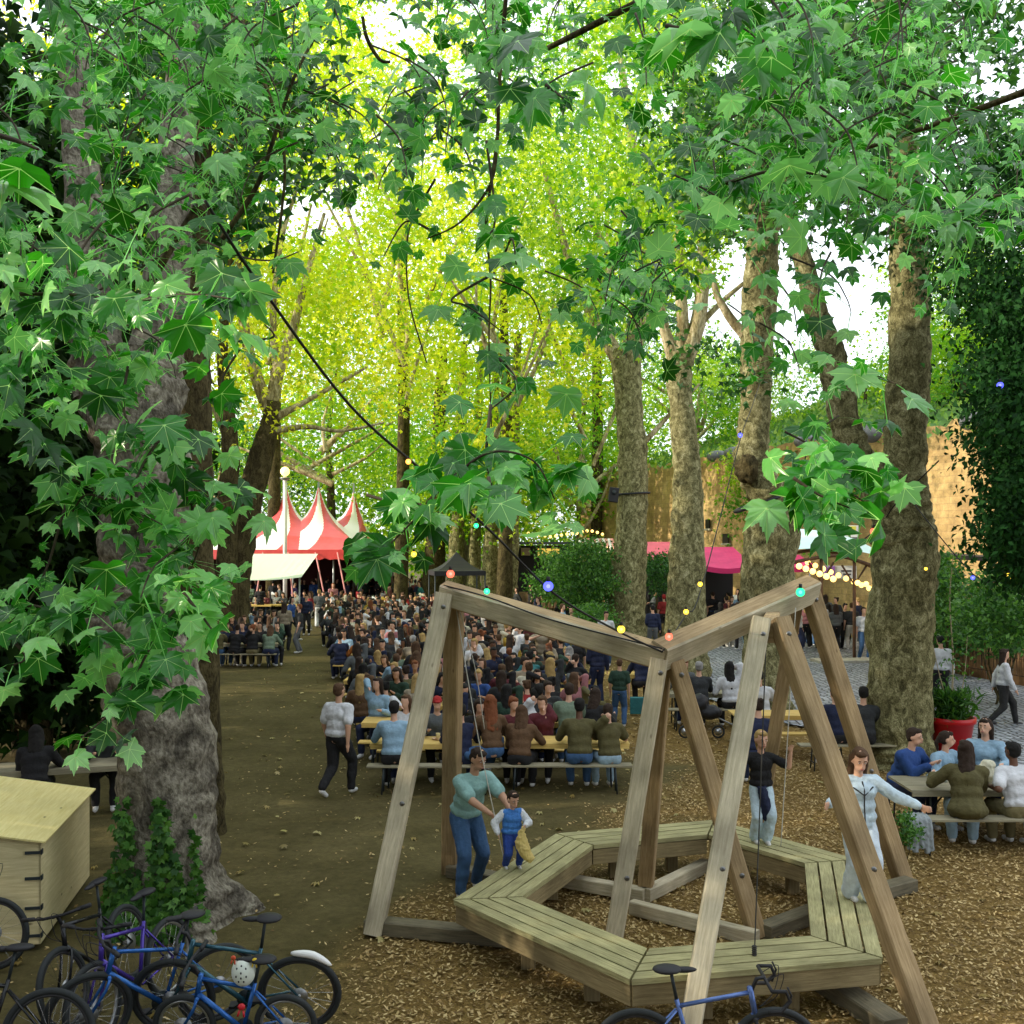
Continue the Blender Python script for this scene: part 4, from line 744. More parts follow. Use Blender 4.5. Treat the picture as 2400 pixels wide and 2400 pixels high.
# ============================================================ climbing frame
beam_w = wood_mat('weathered_beam', (.42, .36, .24), (.76, .68, .50), 3, .5)
beam_b = wood_mat('brown_beam', (.27, .18, .085), (.56, .41, .23), 3, .5)
foot_m = wood_mat('dark_foot_beam', (.10, .09, .06), (.26, .22, .14), 3, .5)
steel = mat('bolt_steel', (.2, .2, .2), .4, metal=1)
cf = empty('climbing_frame', (1.6, 11, 0), 0, 'tall climbing frame of heavy weathered timber beams over the bench ring', 'climbing frame')
def par(o): o.parent = cf; o.matrix_parent_inverse = Matrix.Translation((-1.6, -11, 0)); return o
P1 = P(1048, 1392, 11.6); N = P(1548, 1538, 10.9); Q = P(1800, 1452, 9.7); P3 = P(1888, 1378, 12.4); E2 = P(1885, 1384, 11.9)
W_ = .19
def leg(top, foot, m, w=W_, roll=0, bolts=True):
    o = MB().beam(top, foot, w, w, up=Vector((0, -1, 0)), roll=roll).build('leg', m); par(o)
    if bolts:
        d = (foot-top).normalized()
        for s in (.14, 2.3):
            c = top+d*s; q = MB(); q.ell(c+Vector((.02, -w/2-.004, 0)), (.028, .014, .028)); b_ = q.build('bolt', steel); b_.parent = o
    return o
L1 = leg(P1+Vector((-.02, -.1, 0)), G(875, 2190), beam_w, roll=.12)
L2 = leg(P1+Vector((.07, .12, -.1)), G(1056, 2045), beam_b, roll=.35, bolts=False)
L3 = leg(N+Vector((-.02, -.05, -.02)), G(1440, 2192), beam_w, roll=.15)
L4 = leg(N+Vector((.06, .2, -.1)), G(1512, 2100), beam_b, w=.17, roll=.3, bolts=False)
L5 = leg(N+Vector((.16, .06, -.06)), G(1775, 2195), beam_b, w=.17, roll=-.25)
L6 = leg(Q+Vector((-.08, -.06, .0)), G(1605, 2480), beam_w, w=.17, roll=.2)
L7 = leg(Q+Vector((.1, -.02, -.0)), G(2195, 2480), beam_b, w=.17, roll=-.35)
L8 = leg(P3+Vector((.02, -.06, 0)), G(2118, 2070), beam_b, w=.19, roll=-.3)
L9 = leg(P3+Vector((-.06, .14, -.1)), G(1768, 2010), beam_b, w=.17, roll=.3, bolts=False)
# ridge beams: pale side face, brown top face
def ridge(a, b, roll, h=.24):
    o = MB().beam(a, b, .24, h, roll=roll, ext=.06).build('ridge_beam', beam_w)
    o.data.materials.append(beam_b); top = []
    best = max(range(len(o.data.polygons)), key=lambda i: o.data.polygons[i].normal.z*o.data.polygons[i].area)
    for p in o.data.polygons:
        if p.normal.z > .6 or p.normal.z < -.6: p.material_index = 1
    return par(o)
ridge(P1+Vector((0, 0, .0)), N+Vector((0, .02, .0)), .22)
ridge(N+Vector((0.02, 0, .02)), P3+Vector((0, -.12, -.02)), .42, .29)
o = par(MB().beam(Q+Vector((.0, -.04, -.12)), P(1812, 1452, 11.9), .16, .2).build('cross_beam', beam_b))
def gnd(a, b, m=foot_m, w=.2, h=.15, z=.07):
    a = Vector(a); b = Vector(b); a.z = b.z = z; return par(MB().beam(a, b, w, h).build('foot_beam', m))
gnd(G(860, 2182), G(1200, 2215)); gnd(G(1056, 2052), G(1200, 2085)); gnd(G(1276, 2068), G(1512, 2112), beam_w, .14)
gnd(G(1512, 2112), G(1655, 2040), beam_w, .14); gnd(G(1790, 2200), G(1945, 2140)); gnd(G(2135, 2085), G(2040, 2110))
gnd(G(1900, 2295), G(2100, 2430), w=.24); gnd(G(1480, 2140), G(1775, 2215), beam_w, .12)

# ring of benches hanging inside the frame
plank_m = wood_mat('green_plank', (.25, .23, .10), (.58, .54, .29), 4, .55, False)
fascia_m = wood_mat('fascia_board', (.20, .15, .075), (.42, .34, .18), 3, .5)
hb = empty('bench_ring', (1.7, 11, 0), 0, 'low hexagonal ring of plank benches hung inside the timber frame', 'bench')
C6 = [G(1060, 2108, .5), G(1477, 2296, .5), G(2072, 2246, .5), G(2012, 2014, .5), G(1675, 1921, .5), G(1303, 1953, .5)]
cen = sum(C6, Vector())/6; W = .61; np_ = 4
inner = []
for i in range(6):
    a, b_, c = C6[i-1], C6[i], C6[(i+1) % 6]; d1 = (b_-a).normalized(); d2 = (c-b_).normalized()
    n1_ = Vector((-d1.y, d1.x, 0)); n2_ = Vector((-d2.y, d2.x, 0)); bis = (n1_+n2_).normalized(); inner.append(b_+bis*(W/bis.dot(n1_)))
for i in range(6):
    A0, B0, A1, B1 = C6[i], C6[(i+1) % 6], inner[i], inner[(i+1) % 6]
    sec = empty('bench_section'); sec.parent = hb; sec.matrix_parent_inverse = Matrix.Translation((-1.7, -11, 0))
    def sub(o): o.parent = sec; return o
    dr = (B0-A0).normalized(); zj = random.uniform(-.004, .004)
    for k in range(np_):
        t0 = k/np_+.012; t1 = (k+1)/np_-.022; m = MB()
        # every other corner is butted: the plank of one side runs through
        ea = .0; eb = .0
        q = [A0.lerp(A1, t0), B0.lerp(B1, t0), B0.lerp(B1, t1), A0.lerp(A1, t1)]
        q = [p+dr*(.012 if j in (0, 3) else -.012) for j, p in enumerate(q)]
        th = .05; up = Vector((0, 0, zj+random.uniform(-.002, .002)))
        vs = [p+up for p in q]+[p+up-Vector((0, 0, th)) for p in q]; L = (q[1]-q[0]).length; o_ = random.uniform(0, 9)
        uvt = [(o_, o_), (o_+L, o_), (o_+L, o_+.14), (o_, o_+.14)]; uvs = [uvt]+[[(o_, o_), (o_+L, o_), (o_+L, o_+.05), (o_, o_+.05)]]*4+[uvt]
        m.add(vs, [[0, 1, 2, 3], [4, 5, 1, 0], [5, 6, 2, 1], [6, 7, 3, 2], [7, 4, 0, 3], [7, 6, 5, 4]], uvs); sub(m.build('plank', plank_m))
    dz = Vector((0, 0, -.15))
    ni = Vector((-dr.y, dr.x, 0))
    sub(MB().beam(A0+dz+ni*.05+dr*.03, B0+dz+ni*.05-dr*.03, .05, .18).build('fascia', fascia_m))
    sub(MB().beam(A1+dz-ni*.05+dr*-.0, B1+dz-ni*.05, .05, .18).build('fascia', fascia_m))
    for s in (.12, .5, .88): sub(MB().beam(A0.lerp(B0, s)+dz+ni*.1-Vector((0,0,.0)), A1.lerp(B1, s)+dz-ni*.1, .09, .12).build('joist', fascia_m))
    # short support blocks under the section
    for s in (.3, .72):
        c = A0.lerp(B0, s).lerp(A1.lerp(B1, s), .5); sub(MB().beam(Vector((c.x, c.y, 0)), Vector((c.x, c.y, .26)), .14, .14, up=Vector((0, 1, 0))).build('support_post', fascia_m))
rope_m = mat('white_rope', (.55, .53, .48), .8); rope_d = mat('dark_rope', (.05, .05, .045), .8)
def rope(a, b, m, label, r=.009, sag=.0):
    mid = (a+b)/2+Vector((sag, 0, 0)); pts = catmull([tuple(a), tuple(mid), tuple(b)], 5)
    tag(MB().tube(pts, r, 6).build('rope', m), label, 'rope')
rope(P1+Vector((.1, 0, -.15)), G(1186, 2035, .5), rope_m, 'thin white rope hanging from the left corner of the timber frame beside the man', .0055, -.03)
rope(P1+Vector((.13, .02, -.15)), P1+Vector((.42, .1, -1.55)), rope_m, 'short slack rope hanging below the left corner of the frame', .005, .04)
rope(Q+Vector((.02, .15, -.2)), G(1768, 2240, .5), rope_d, 'thin dark rope dropping from the frame to the front bench plank', .006)
rope(E2+Vector((-.1, 0, -.2)), G(1830, 1985, .5), rope_m, 'pale rope held by the girl in the black top', .006)
m = MB(); hw = G(1768, 2240, .5)
for k in range(5): m.tube([hw+Vector((math.cos(a)*.018, math.sin(a)*.018, .01+.018*k)) for a in np.linspace(0, 6.28, 9)], .006, 6)
tag(m.build('rope_knot', rope_d), 'coiled dark rope knot resting on the front bench plank', 'rope')

# ============================================================ the foreground trunks
gb = [(.05, .045, .036), (.13, .115, .09), (.235, .21, .165), (.34, .31, .245), (.48, .45, .36)]
bark_grey = bark_mat('bark_grey', gb, 3.2, .7, 1)
ol = [(.045, .042, .020), (.12, .112, .050), (.23, .215, .10), (.37, .35, .18), (.58, .55, .34)]
bark_olive = bark_mat('bark_olive', ol, 6.5, .7, .6)
bark_pale = bark_mat('bark_pale', [(.12, .09, .04), (.25, .2, .1), (.42, .36, .2), (.6, .52, .34), (.72, .66, .46)], 3, .4, .5)
bark_dark = bark_mat('bark_dark', [(.02, .016, .008), (.045, .036, .016), (.08, .065, .028), (.11, .09, .04), (.16, .13, .07)], 5, .5, .7)
twig_m = mat('twig', (.075, .055, .03), .8, var=(.03, .022, .012), scale=20)

LF_NEAR = leaf_mat('near_leaf', (.010, .085, .006), (.055, .33, .035), (.38, .78, .27), trans=.47, vein=True, gloss=.29, spec=.8)
LF_SUN = leaf_mat('sunlit_leaf', (.38, .47, .02), (.76, .80, .04), (1, .96, .20), trans=.55, patch=(.26, .48, .02), pscale=.22, gloss=.6)  # sun glow and green shaded clumps are put into the leaf colour
LF_GREEN = leaf_mat('green_leaf', (.14, .30, .015), (.34, .55, .03), (.74, .84, .10), trans=.5, patch=(.10, .30, .02), pscale=.3, gloss=.5)  # bright canopy glow and darker shaded clumps painted into the colour
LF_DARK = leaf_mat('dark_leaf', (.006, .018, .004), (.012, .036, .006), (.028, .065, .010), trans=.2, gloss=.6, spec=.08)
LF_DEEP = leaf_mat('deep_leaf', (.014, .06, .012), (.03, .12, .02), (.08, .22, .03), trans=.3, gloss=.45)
LF_BUSH = leaf_mat('bush_leaf', (.02, .08, .015), (.05, .16, .02), (.12, .28, .04), trans=.3, gloss=.5)

GAPS = [(725, 505, 85, 52, .30), (640, 440, 40, 40, .4), (820, 495, 45, 40, .4), (915, 60, 75, 60, .25), (990, 165, 50, 30, .3), (1130, 165, 40, 30, .3), (1460, 175, 45, 40, .3), (1545, 250, 45, 35, .25),
        (1722, 640, 45, 80, .3), (1975, 690, 80, 90, .5), (2040, 790, 70, 35, .3), (1700, 150, 30, 30, .2), (2010, 25, 30, 25, .2), (2290, 165, 60, 50, .15), (2350, 215, 50, 40, .15), (2205, 385, 50, 50, .2),
        (2270, 400, 40, 40, .2), (1970, 260, 40, 35, .2), (1930, 540, 60, 40, .5), (2080, 560, 50, 50, .5), (1820, 740, 40, 50, .3), (1640, 730, 30, 60, .2), (2230, 300, 40, 40, .3), (1990, 830, 70, 30, .2)]
def gap_filter(p):
    x = 1200+F*p[:, 0]/p[:, 1]; y = HZ-(p[:, 2]-CH)*F/p[:, 1]; k = np.ones(len(p))
    for cx, cy, rx, ry, pr in GAPS:
        ins = ((x-cx)/rx)**2+((y-cy)/ry)**2 < 1; k[ins] = np.minimum(k[ins], pr)
    return rng.random(len(p)) < k
def blob(cx, cy, rx, ry, Y0, Y1, ncl, per, cs, gaps=True):
    u = rng.random(ncl)**.5; a = rng.uniform(0, 2*math.pi, ncl); Y = rng.uniform(Y0, Y1, ncl)
    x = cx+rx*u*np.cos(a); y = cy+ry*u*np.sin(a)
    c = np.stack([(x-1200)*Y/F, Y, CH-(y-HZ)*Y/F], 1)
    if gaps: c = c[gap_filter(c)]
    p = np.repeat(c, per, 0)+rng.normal(size=(len(c)*per, 3))*np.array([1, 1, .55])*cs
    p = p[(p[:, 2] > .2)]
    return p[gap_filter(p)] if gaps else p
def tree(name, label, limbs, barkm, crowns, leafm, group=None, tpl=LEAF_SM, branches=(), cat='tree', branchm=None, **kw):
    z0 = limbs[0][0]; t_ = empty(name, (z0[0], z0[1], 0), 0, label, cat, group); inv = Matrix.Translation((-z0[0], -z0[1], 0))
    o = limbs_obj('trunk', limbs, barkm, t_, **kw); o.matrix_parent_inverse = inv
    for b_ in branches:
        o = limbs_obj('branch', [b_], branchm or bark_pale, t_, seg=8, sub=5, lump=.05); o.matrix_parent_inverse = inv
    if crowns:
        parts = []
        for c in crowns:
            p = blob(*c[:9]); parts.append(leaves(p, rng.uniform(.7, 1.2, len(p))*c[9], rng, tpl, spread=.9))
        o = leaf_obj('crown', parts, leafm, t_); o.matrix_parent_inverse = inv
    return t_
# ============================================================ trees
# giant plane trunk at the left
t1 = PX([(2215, 412, 330), (2150, 408, 285), (2050, 400, 240), (1900, 390, 222), (1750, 385, 224), (1600, 360, 222), (1500, 335, 205), (1430, 322, 214), (1380, 325, 190), (1297, 335, 188), (1131, 338, 206), (1000, 315, 226), (900, 296, 246), (830, 290, 240)], 11.3)
t1L = PX([(930, 250, 150), (860, 238, 130), (700, 215, 100), (400, 190, 84), (100, 170, 74), (-200, 150, 60)], 11.3)
t1R = PX([(930, 340, 170), (860, 358, 140), (700, 385, 112), (450, 405, 92), (200, 425, 76), (-150, 460, 60)], 11.3)
big = empty('plane_tree', (t1[0][0], 11.3, 0), 0, 'massive gnarled grey plane tree trunk at the left with ivy and bicycles at its foot', 'tree'); inv = Matrix.Translation((-t1[0][0], -11.3, 0))
def ch(o, par_=big, inv_=inv): o.parent = par_; o.matrix_parent_inverse = inv_; return o
ch(limbs_obj('trunk', [t1], bark_grey, None, seg=96, sub=14, lump=.07, lf=1.1, ring=.045, seed=3, root=True))
for b_ in (t1L, t1R): ch(limbs_obj('limb', [b_], bark_grey, None, seg=32, sub=8, lump=.06, ring=.02, seed=5))
thin = [PX([(0, 560, 38), (120, 545, 36), (250, 490, 34), (330, 470, 20)], 12), PX([(700, 330, 20), (550, 420, 16), (400, 510, 12), (200, 620, 8)], 9),
        PX([(560, 520, 14), (440, 600, 12), (330, 640, 10), (180, 690, 8), (50, 760, 6)], 7), PX([(640, 640, 6), (400, 668, 7), (250, 640, 8), (150, 600, 10)], 7.5)]
for b_ in thin: ch(limbs_obj('branch', [b_], bark_dark, None, seg=8, sub=5, lump=.05))
# leaves of the giant tree: hanging sprays of large leaves
def spray(pts, Y0, Y1, n, size, spread, rad=.008, face=(0.05, -.6, .75)):
    """twig through photo points; n leaves on stalks around it"""
    k = len(pts); q = [P(p[0], p[1], Y0+(Y1-Y0)*i/(k-1)) for i, p in enumerate(pts)]
    c = np.array([v[:3] for v in catmull([tuple(v) for v in q], 8)])
    idx = rng.uniform(0, len(c)-1, n) if n else np.zeros(0); i0 = idx.astype(int); fr = (idx-i0)[:, None]
    base = c[i0]*(1-fr)+c[np.minimum(i0+1, len(c)-1)]*fr
    off = rng.normal(size=(n, 3))*np.array([spread, spread*.8, spread*.7]); off[:, 2] -= .02
    tip = base+off
    return tip, base, c, size, face, rad
def build_sprays(specs, root, inv_, leafm):
    parts = []; pet = []; tw = MB(); nt_i = 0
    for s in specs:
        tip, base, c, size, face, rad = spray(*s); spd = s[5]
        parts.append(leaves(tip, rng.uniform(.4, 1.15, len(tip))*size*(.78 if spd < .17 else .66), rng, LEAF_BIG, face=face, spread=.5, tipdown=.8)); pet.append(petioles(base, tip))
        n = len(c); nt_i += 1; q = MB() if nt_i < 95 else tw; q.tube([tuple(v) for v in c], [rad*(1.2-.8*i/n) for i in range(n)], 6)
        if nt_i < 95: ch(q.build('twig', twig_m), root, inv_)
    f = leaf_obj('foliage', parts+pet, leafm, None, vein=True); ch(f, root, inv_)
    if tw.v: tag(ch(tw.build('twigs', twig_m), root, inv_), kind='stuff')
def clumps(cx, cy, rx, ry, Y0, Y1, ncl, per, size, spread=.16):
    out = []
    for i in range(ncl):
        u = random.random()**.5; a = random.uniform(0, 6.283); x = cx+rx*u*math.cos(a); y = cy+ry*u*math.sin(a); Y = random.uniform(Y0, Y1)
        pr = min([g[4] for g in GAPS if ((x-g[0])/(g[2]+60/Y*4))**2+((y-g[1])/(g[3]+60/Y*4))**2 < 1]+[1])
        if random.random() > pr: continue
        L = 110*6/Y; b = random.uniform(-1.2, 1.2)
        out.append(([(x-L*math.sin(b)*1.4, y-L*.9), (x-L*math.sin(b)*.4, y-L*.5), (x, y), (x+L*.1*b, y+L*.35)], Y+.3, Y, per, size, spread, .006))
    return out
left = [([(-60, 300), (40, 330), (90, 350)], 2.7, 2.6, 5, .19, .09), ([(20, 690), (160, 690), (300, 705), (440, 690), (540, 700)], 4.6, 4.0, 40, .175, .13),
        ([(300, 860), (290, 960), (340, 1040), (430, 1010)], 5.9, 5.4, 26, .18, .13), ([(380, 1020), (330, 1100), (310, 1180), (380, 1230)], 5.6, 5.3, 26, .19, .13),
        ([(500, 1180), (430, 1270), (360, 1330), (330, 1400)], 5.6, 5.0, 30, .19, .14), ([(480, 1380), (400, 1440), (340, 1540), (290, 1640), (190, 1730)], 5.4, 4.8, 46, .19, .13),
        ([(430, 1390), (470, 1440), (500, 1480)], 5.0, 4.9, 7, .2, .10), ([(165, 1150), (140, 1230), (110, 1330), (60, 1420), (0, 1480)], 5.6, 5.2, 12, .13, .07),
        ([(-20, 1440), (80, 1420), (160, 1450), (225, 1410)], 5.4, 5.0, 46, .17, .14), ([(20, 1490), (60, 1540), (30, 1560)], 5.0, 5.0, 6, .16, .10),
        ([(60, 780), (40, 880), (10, 960)], 5.2, 4.9, 24, .18, .15), ([(560, 820), (520, 900), (560, 970)], 6.5, 6.4, 8, .18, .14), ([(170, 1120), (220, 1150), (200, 1190)], 5.5, 5.3, 12, .18, .12),
        ([(400, 1100), (470, 1240), (440, 1350)], 5.7, 5.6, 16, .19, .16), ([(250, 1170), (200, 1160), (170, 1200)], 5.3, 5.3, 8, .18, .1),
        ([(470, 560), (560, 600), (640, 610), (700, 590)], 7.0, 6.6, 16, .17, .16), ([(560, 800), (640, 790), (620, 760)], 6.4, 6.0, 5, .17, .12)]
left += clumps(200, 330, 380, 420, 4.6, 10, 42, 8, .18, .20)+clumps(430, 100, 280, 190, 5, 9, 50, 8, .17, .2)+clumps(80, 800, 120, 180, 5, 9, 15, 9, .18, .18)+clumps(330, 800, 230, 90, 5.5, 9, 4, 9, .17, .2)
left += clumps(560, 330, 120, 280, 6, 9, 14, 7, .16, .2)
build_sprays(left, big, inv, LF_NEAR)

# second tree overhead, its branches reach in from above
ov = empty('overhanging_tree', (3.2, 3.0, 0), 0, 'plane tree beside the viewpoint, only its leafy boughs reach in over the top', 'tree'); inv2 = Matrix.Translation((-3.2, -3.0, 0))
ch(limbs_obj('trunk', [[(5.6, 2.0, 0, .5), (5.5, 2.0, 3, .42), (5.2, 2.2, 7, .36), (4.4, 3.0, 10, .26)]], bark_olive, None, seg=20, sub=6), ov, inv2)
bo = [[(5.2, 2.2, 7, .16), (3.6, 4.2, 7.6, .08), (1.6, 5.4, 7.4, .035), (.2, 6, 7.0, .015)], [(5.2, 2.2, 6.6, .12), (4.4, 4.5, 7.0, .06), (3.4, 6.4, 7.0, .025), (2.2, 8, 7, .012)], [(5.3, 2.2, 6, .1), (5.2, 5.0, 6.3, .05), (4.0, 7.5, 6.2, .02)],
      PX([(-60, 1190, 10), (200, 1170, 9), (330, 1165, 8), (520, 1140, 7), (650, 1150, 5), (800, 1146, 4), (1000, 1152, 3)], 6), PX([(330, 1165, 8), (430, 1150, 7), (520, 1080, 5), (560, 1000, 3)], 6),
      PX([(40, 850, 8), (90, 860, 9), (140, 890, 8), (145, 915, 6)], 6.5), PX([(420, 1020, 6), (500, 975, 6), (560, 955, 5), (700, 958, 4), (850, 1000, 3)], 7.5), PX([(650, 1150, 4), (690, 1240, 4), (760, 1270, 3)], 6)]
for b_ in bo: ch(limbs_obj('branch', [b_], bark_dark, None, seg=8, sub=5, lump=.05), ov, inv2)
cen_s = [([(1150, 950), (1140, 1060), (1150, 1130), (1160, 1170)], 5.2, 4.6, 16, .17, .13), ([(1000, 1180), (1060, 1120), (1150, 1060), (1250, 1080), (1300, 1170)], 5.0, 4.7, 30, .175, .14), ([(1145, 1120), (1150, 1150)], 4.4, 4.3, 4, .20, .05),
         ([(860, 1160), (930, 1180), (990, 1190), (900, 1290)], 5.3, 5.0, 18, .17, .12), ([(880, 1270), (875, 1310)], 5.0, 4.9, 4, .2, .04), ([(1180, 600), (1200, 560), (1210, 620)], 5.6, 5.4, 5, .19, .08),
         ([(1160, 640), (1060, 700), (1100, 720), (1180, 780)], 6.2, 6, 14, .17, .13), ([(1140, 330), (1160, 520), (1120, 560)], 6, 5.8, 12, .16, .13), ([(1010, 540), (950, 520), (900, 600)], 7, 6.8, 6, .16, .12), ([(1170, 840), (1210, 900), (1150, 960)], 5.8, 5.6, 9, .16, .11)]
right_s = [([(1900, 1090), (1960, 1130), (2030, 1180)], 4.9, 4.7, 20, .175, .12), ([(1860, 1120), (1920, 1160), (1990, 1190)], 4.7, 4.6, 9, .19, .09), ([(1700, 430), (1820, 400), (1960, 420), (2080, 470)], 5, 4.8, 24, .17, .14), ([(1780, 80), (1800, 120)], 4.2, 4.1, 5, .2, .08),
           ([(2330, 460), (2360, 455)], 5, 5, 4, .16, .07), ([(2000, 870), (2060, 885), (2100, 900)], 5.2, 5, 7, .18, .10), ([(1560, 60), (1620, 70), (1680, 70)], 4.3, 4.2, 9, .2, .1), ([(1280, 200), (1320, 230)], 4.4, 4.3, 5, .2, .08), ([(1200, 110), (1240, 130)], 4.5, 4.4, 5, .2, .09)]
ovl = cen_s+right_s
ovl += clumps(1000, 290, 170, 110, 5.5, 8, 9, 8, .17, .18)+clumps(1180, 260, 160, 160, 5.5, 8, 7, 8, .17, .18)+clumps(850, 330, 140, 90, 6, 8, 9, 7, .16, .17)
ovl += clumps(1500, 40, 900, 130, 4.6, 9, 42, 8, .17, .2)+clumps(950, 40, 330, 90, 5.5, 9, 11, 7, .16, .2)
ovl += clumps(1850, 260, 420, 240, 4.8, 10, 48, 8, .17, .2)+clumps(2000, 470, 380, 110, 5, 8, 20, 8, .17, .2)+clumps(1480, 700, 110, 120, 6, 8, 18, 8, .16, .17)
ovl += clumps(1900, 780, 190, 120, 5.2, 8, 13, 8, .17, .18)+clumps(2250, 300, 180, 300, 6, 10, 24, 8, .17, .2)+clumps(1960, 1120, 110, 90, 4.8, 6, 5, 7, .17, .12)
build_sprays(ovl, ov, inv2, LF_NEAR)

LEANING = 'leaning pair of plane trunks beyond the left tables, forking into pale limbs'
tree('plane_tree', 'slim dark plane tree standing right behind the giant trunk', [PX([(1965, 482, 100), (1850, 482, 84), (1600, 474, 80), (1300, 462, 78), (1000, 458, 76), (700, 455, 70), (300, 470, 50), (0, 480, 40)], 14.6)], bark_dark,
     [(430, 300, 300, 300, 14, 19, 90, 50, .5, .22)], LF_DEEP, seg=32, sub=8, lump=.08, ring=.03, seed=8)
tree('plane_tree', LEANING, [PX([(1520, 545, 90), (1400, 548, 72), (1300, 560, 66), (1150, 590, 60), (1050, 618, 52), (980, 635, 40), (940, 640, 34)], 40), PX([(1520, 530, 70), (1400, 530, 50), (1150, 535, 44), (1050, 540, 40), (800, 522, 24), (500, 560, 14), (100, 640, 8)], 39)], bark_dark,
     [(700, 330, 330, 420, 36, 50, 290, 46, .9, .25), (480, 500, 200, 480, 36, 46, 160, 46, .9, .25), (760, 820, 260, 190, 38, 48, 80, 42, .8, .26)], LF_SUN,
     branches=[PX([(960, 630, 34), (880, 600, 28), (780, 575, 24), (600, 560, 18), (300, 610, 12), (0, 640, 8)], 40), PX([(960, 636, 34), (880, 650, 30), (760, 690, 22), (640, 720, 14), (500, 760, 8)], 40), PX([(980, 640, 24), (950, 700, 14), (900, 790, 10), (860, 860, 6)], 40),
               PX([(1010, 640, 20), (1000, 720, 12), (1010, 800, 8), (990, 900, 5)], 40), PX([(900, 652, 20), (740, 640, 16), (560, 660, 12), (420, 700, 8), (250, 720, 6)], 40), PX([(1060, 545, 16), (950, 500, 12), (850, 480, 8)], 40),
               PX([(600, 560, 10), (400, 610, 12), (200, 690, 10), (60, 730, 8)], 40)], seg=24, sub=6, lump=.08, branchm=bark_pale)
# the avenue at the right of the tables
tree('plane_tree', 'straight olive trunk carrying the black loudspeaker over the tables', [PX([(1512, 1470, 112), (1450, 1472, 92), (1350, 1474, 80), (1240, 1480, 74), (1100, 1484, 68), (1000, 1478, 66), (900, 1470, 66), (820, 1466, 70)], 44)], bark_olive,
     [(1430, 380, 230, 430, 38, 52, 330, 42, .85, .25)], LF_GREEN, branches=[PX([(840, 1452, 44), (760, 1400, 30), (650, 1345, 24), (560, 1320, 16), (380, 1270, 10)], 44), PX([(840, 1470, 40), (700, 1500, 34), (560, 1510, 30), (400, 1490, 22), (100, 1450, 12)], 44),
     PX([(800, 1490, 30), (650, 1545, 24), (500, 1560, 18), (300, 1600, 10)], 44), PX([(700, 1410, 16), (600, 1430, 14), (520, 1380, 8)], 44), PX([(1060, 1490, 14), (960, 1580, 9), (900, 1640, 6)], 44)], seg=28, sub=7, lump=.07)
tree('plane_tree', 'second olive trunk of the pair, forking into pale limbs above the pink awning', [PX([(1610, 1606, 128), (1520, 1606, 104), (1450, 1607, 94), (1300, 1610, 82), (1180, 1612, 72), (1100, 1610, 66), (1000, 1602, 60), (900, 1592, 58), (830, 1596, 66)], 31.7)], bark_olive,
     [(1600, 300, 200, 380, 27, 38, 250, 42, .75, .24)], LF_GREEN, branches=[PX([(850, 1585, 40), (780, 1560, 26), (700, 1545, 18)], 31.7), PX([(850, 1600, 50), (760, 1635, 36), (640, 1648, 30), (500, 1640, 20), (250, 1600, 12)], 31.7), PX([(850, 1590, 40), (760, 1600, 30), (600, 1590, 24), (480, 1600, 18), (200, 1640, 10)], 31.7),
     PX([(760, 1640, 16), (700, 1700, 12), (650, 1760, 8)], 31.7)], seg=32, sub=8, lump=.07)
tree('plane_tree', 'knotty olive trunk with a dark burl and a black strap, third along the avenue', [PX([(1700, 1795, 140), (1640, 1794, 116), (1500, 1794, 110), (1380, 1796, 116), (1280, 1806, 122), (1200, 1812, 116), (1165, 1806, 100), (1120, 1775, 82), (1085, 1760, 78), (1000, 1768, 72), (900, 1772, 74), (700, 1780, 80), (560, 1788, 70), (400, 1780, 56), (150, 1750, 40)], 24.6)], bark_olive,
     [(1780, 250, 220, 330, 20, 30, 150, 42, .6, .22), (1700, 860, 120, 100, 22, 26, 8, 36, .45, .2)], LF_DEEP, branches=[PX([(800, 1760, 26), (750, 1715, 22), (690, 1680, 16), (640, 1670, 9)], 24.6), PX([(560, 1790, 50), (450, 1850, 26), (250, 1900, 14)], 24.6)], seg=36, sub=10, lump=.09, ring=.01)
D = tree('plane_tree', 'largest avenue trunk, forking low with a thick limb leaning left, by the red pot', [PX([(1812, 2108, 200), (1770, 2106, 172), (1700, 2106, 154), (1560, 2108, 148), (1420, 2112, 142), (1300, 2122, 152), (1230, 2118, 136), (1150, 2116, 112), (1080, 2120, 98), (950, 2128, 96), (800, 2132, 92), (600, 2130, 86), (300, 2110, 68), (0, 2070, 56)], 19),
     PX([(1210, 2092, 90), (1130, 2050, 92), (1080, 2010, 78), (1000, 1984, 70), (900, 1962, 68), (820, 1945, 62), (740, 1915, 56), (640, 1892, 46), (450, 1840, 30), (150, 1800, 20)], 19)], bark_olive,
     [(2150, 250, 300, 330, 15, 24, 200, 42, .5, .2), (2000, 120, 200, 160, 15, 22, 60, 40, .5, .2)], LF_DEEP, seg=56, sub=10, lump=.07, ring=.02, seed=2)
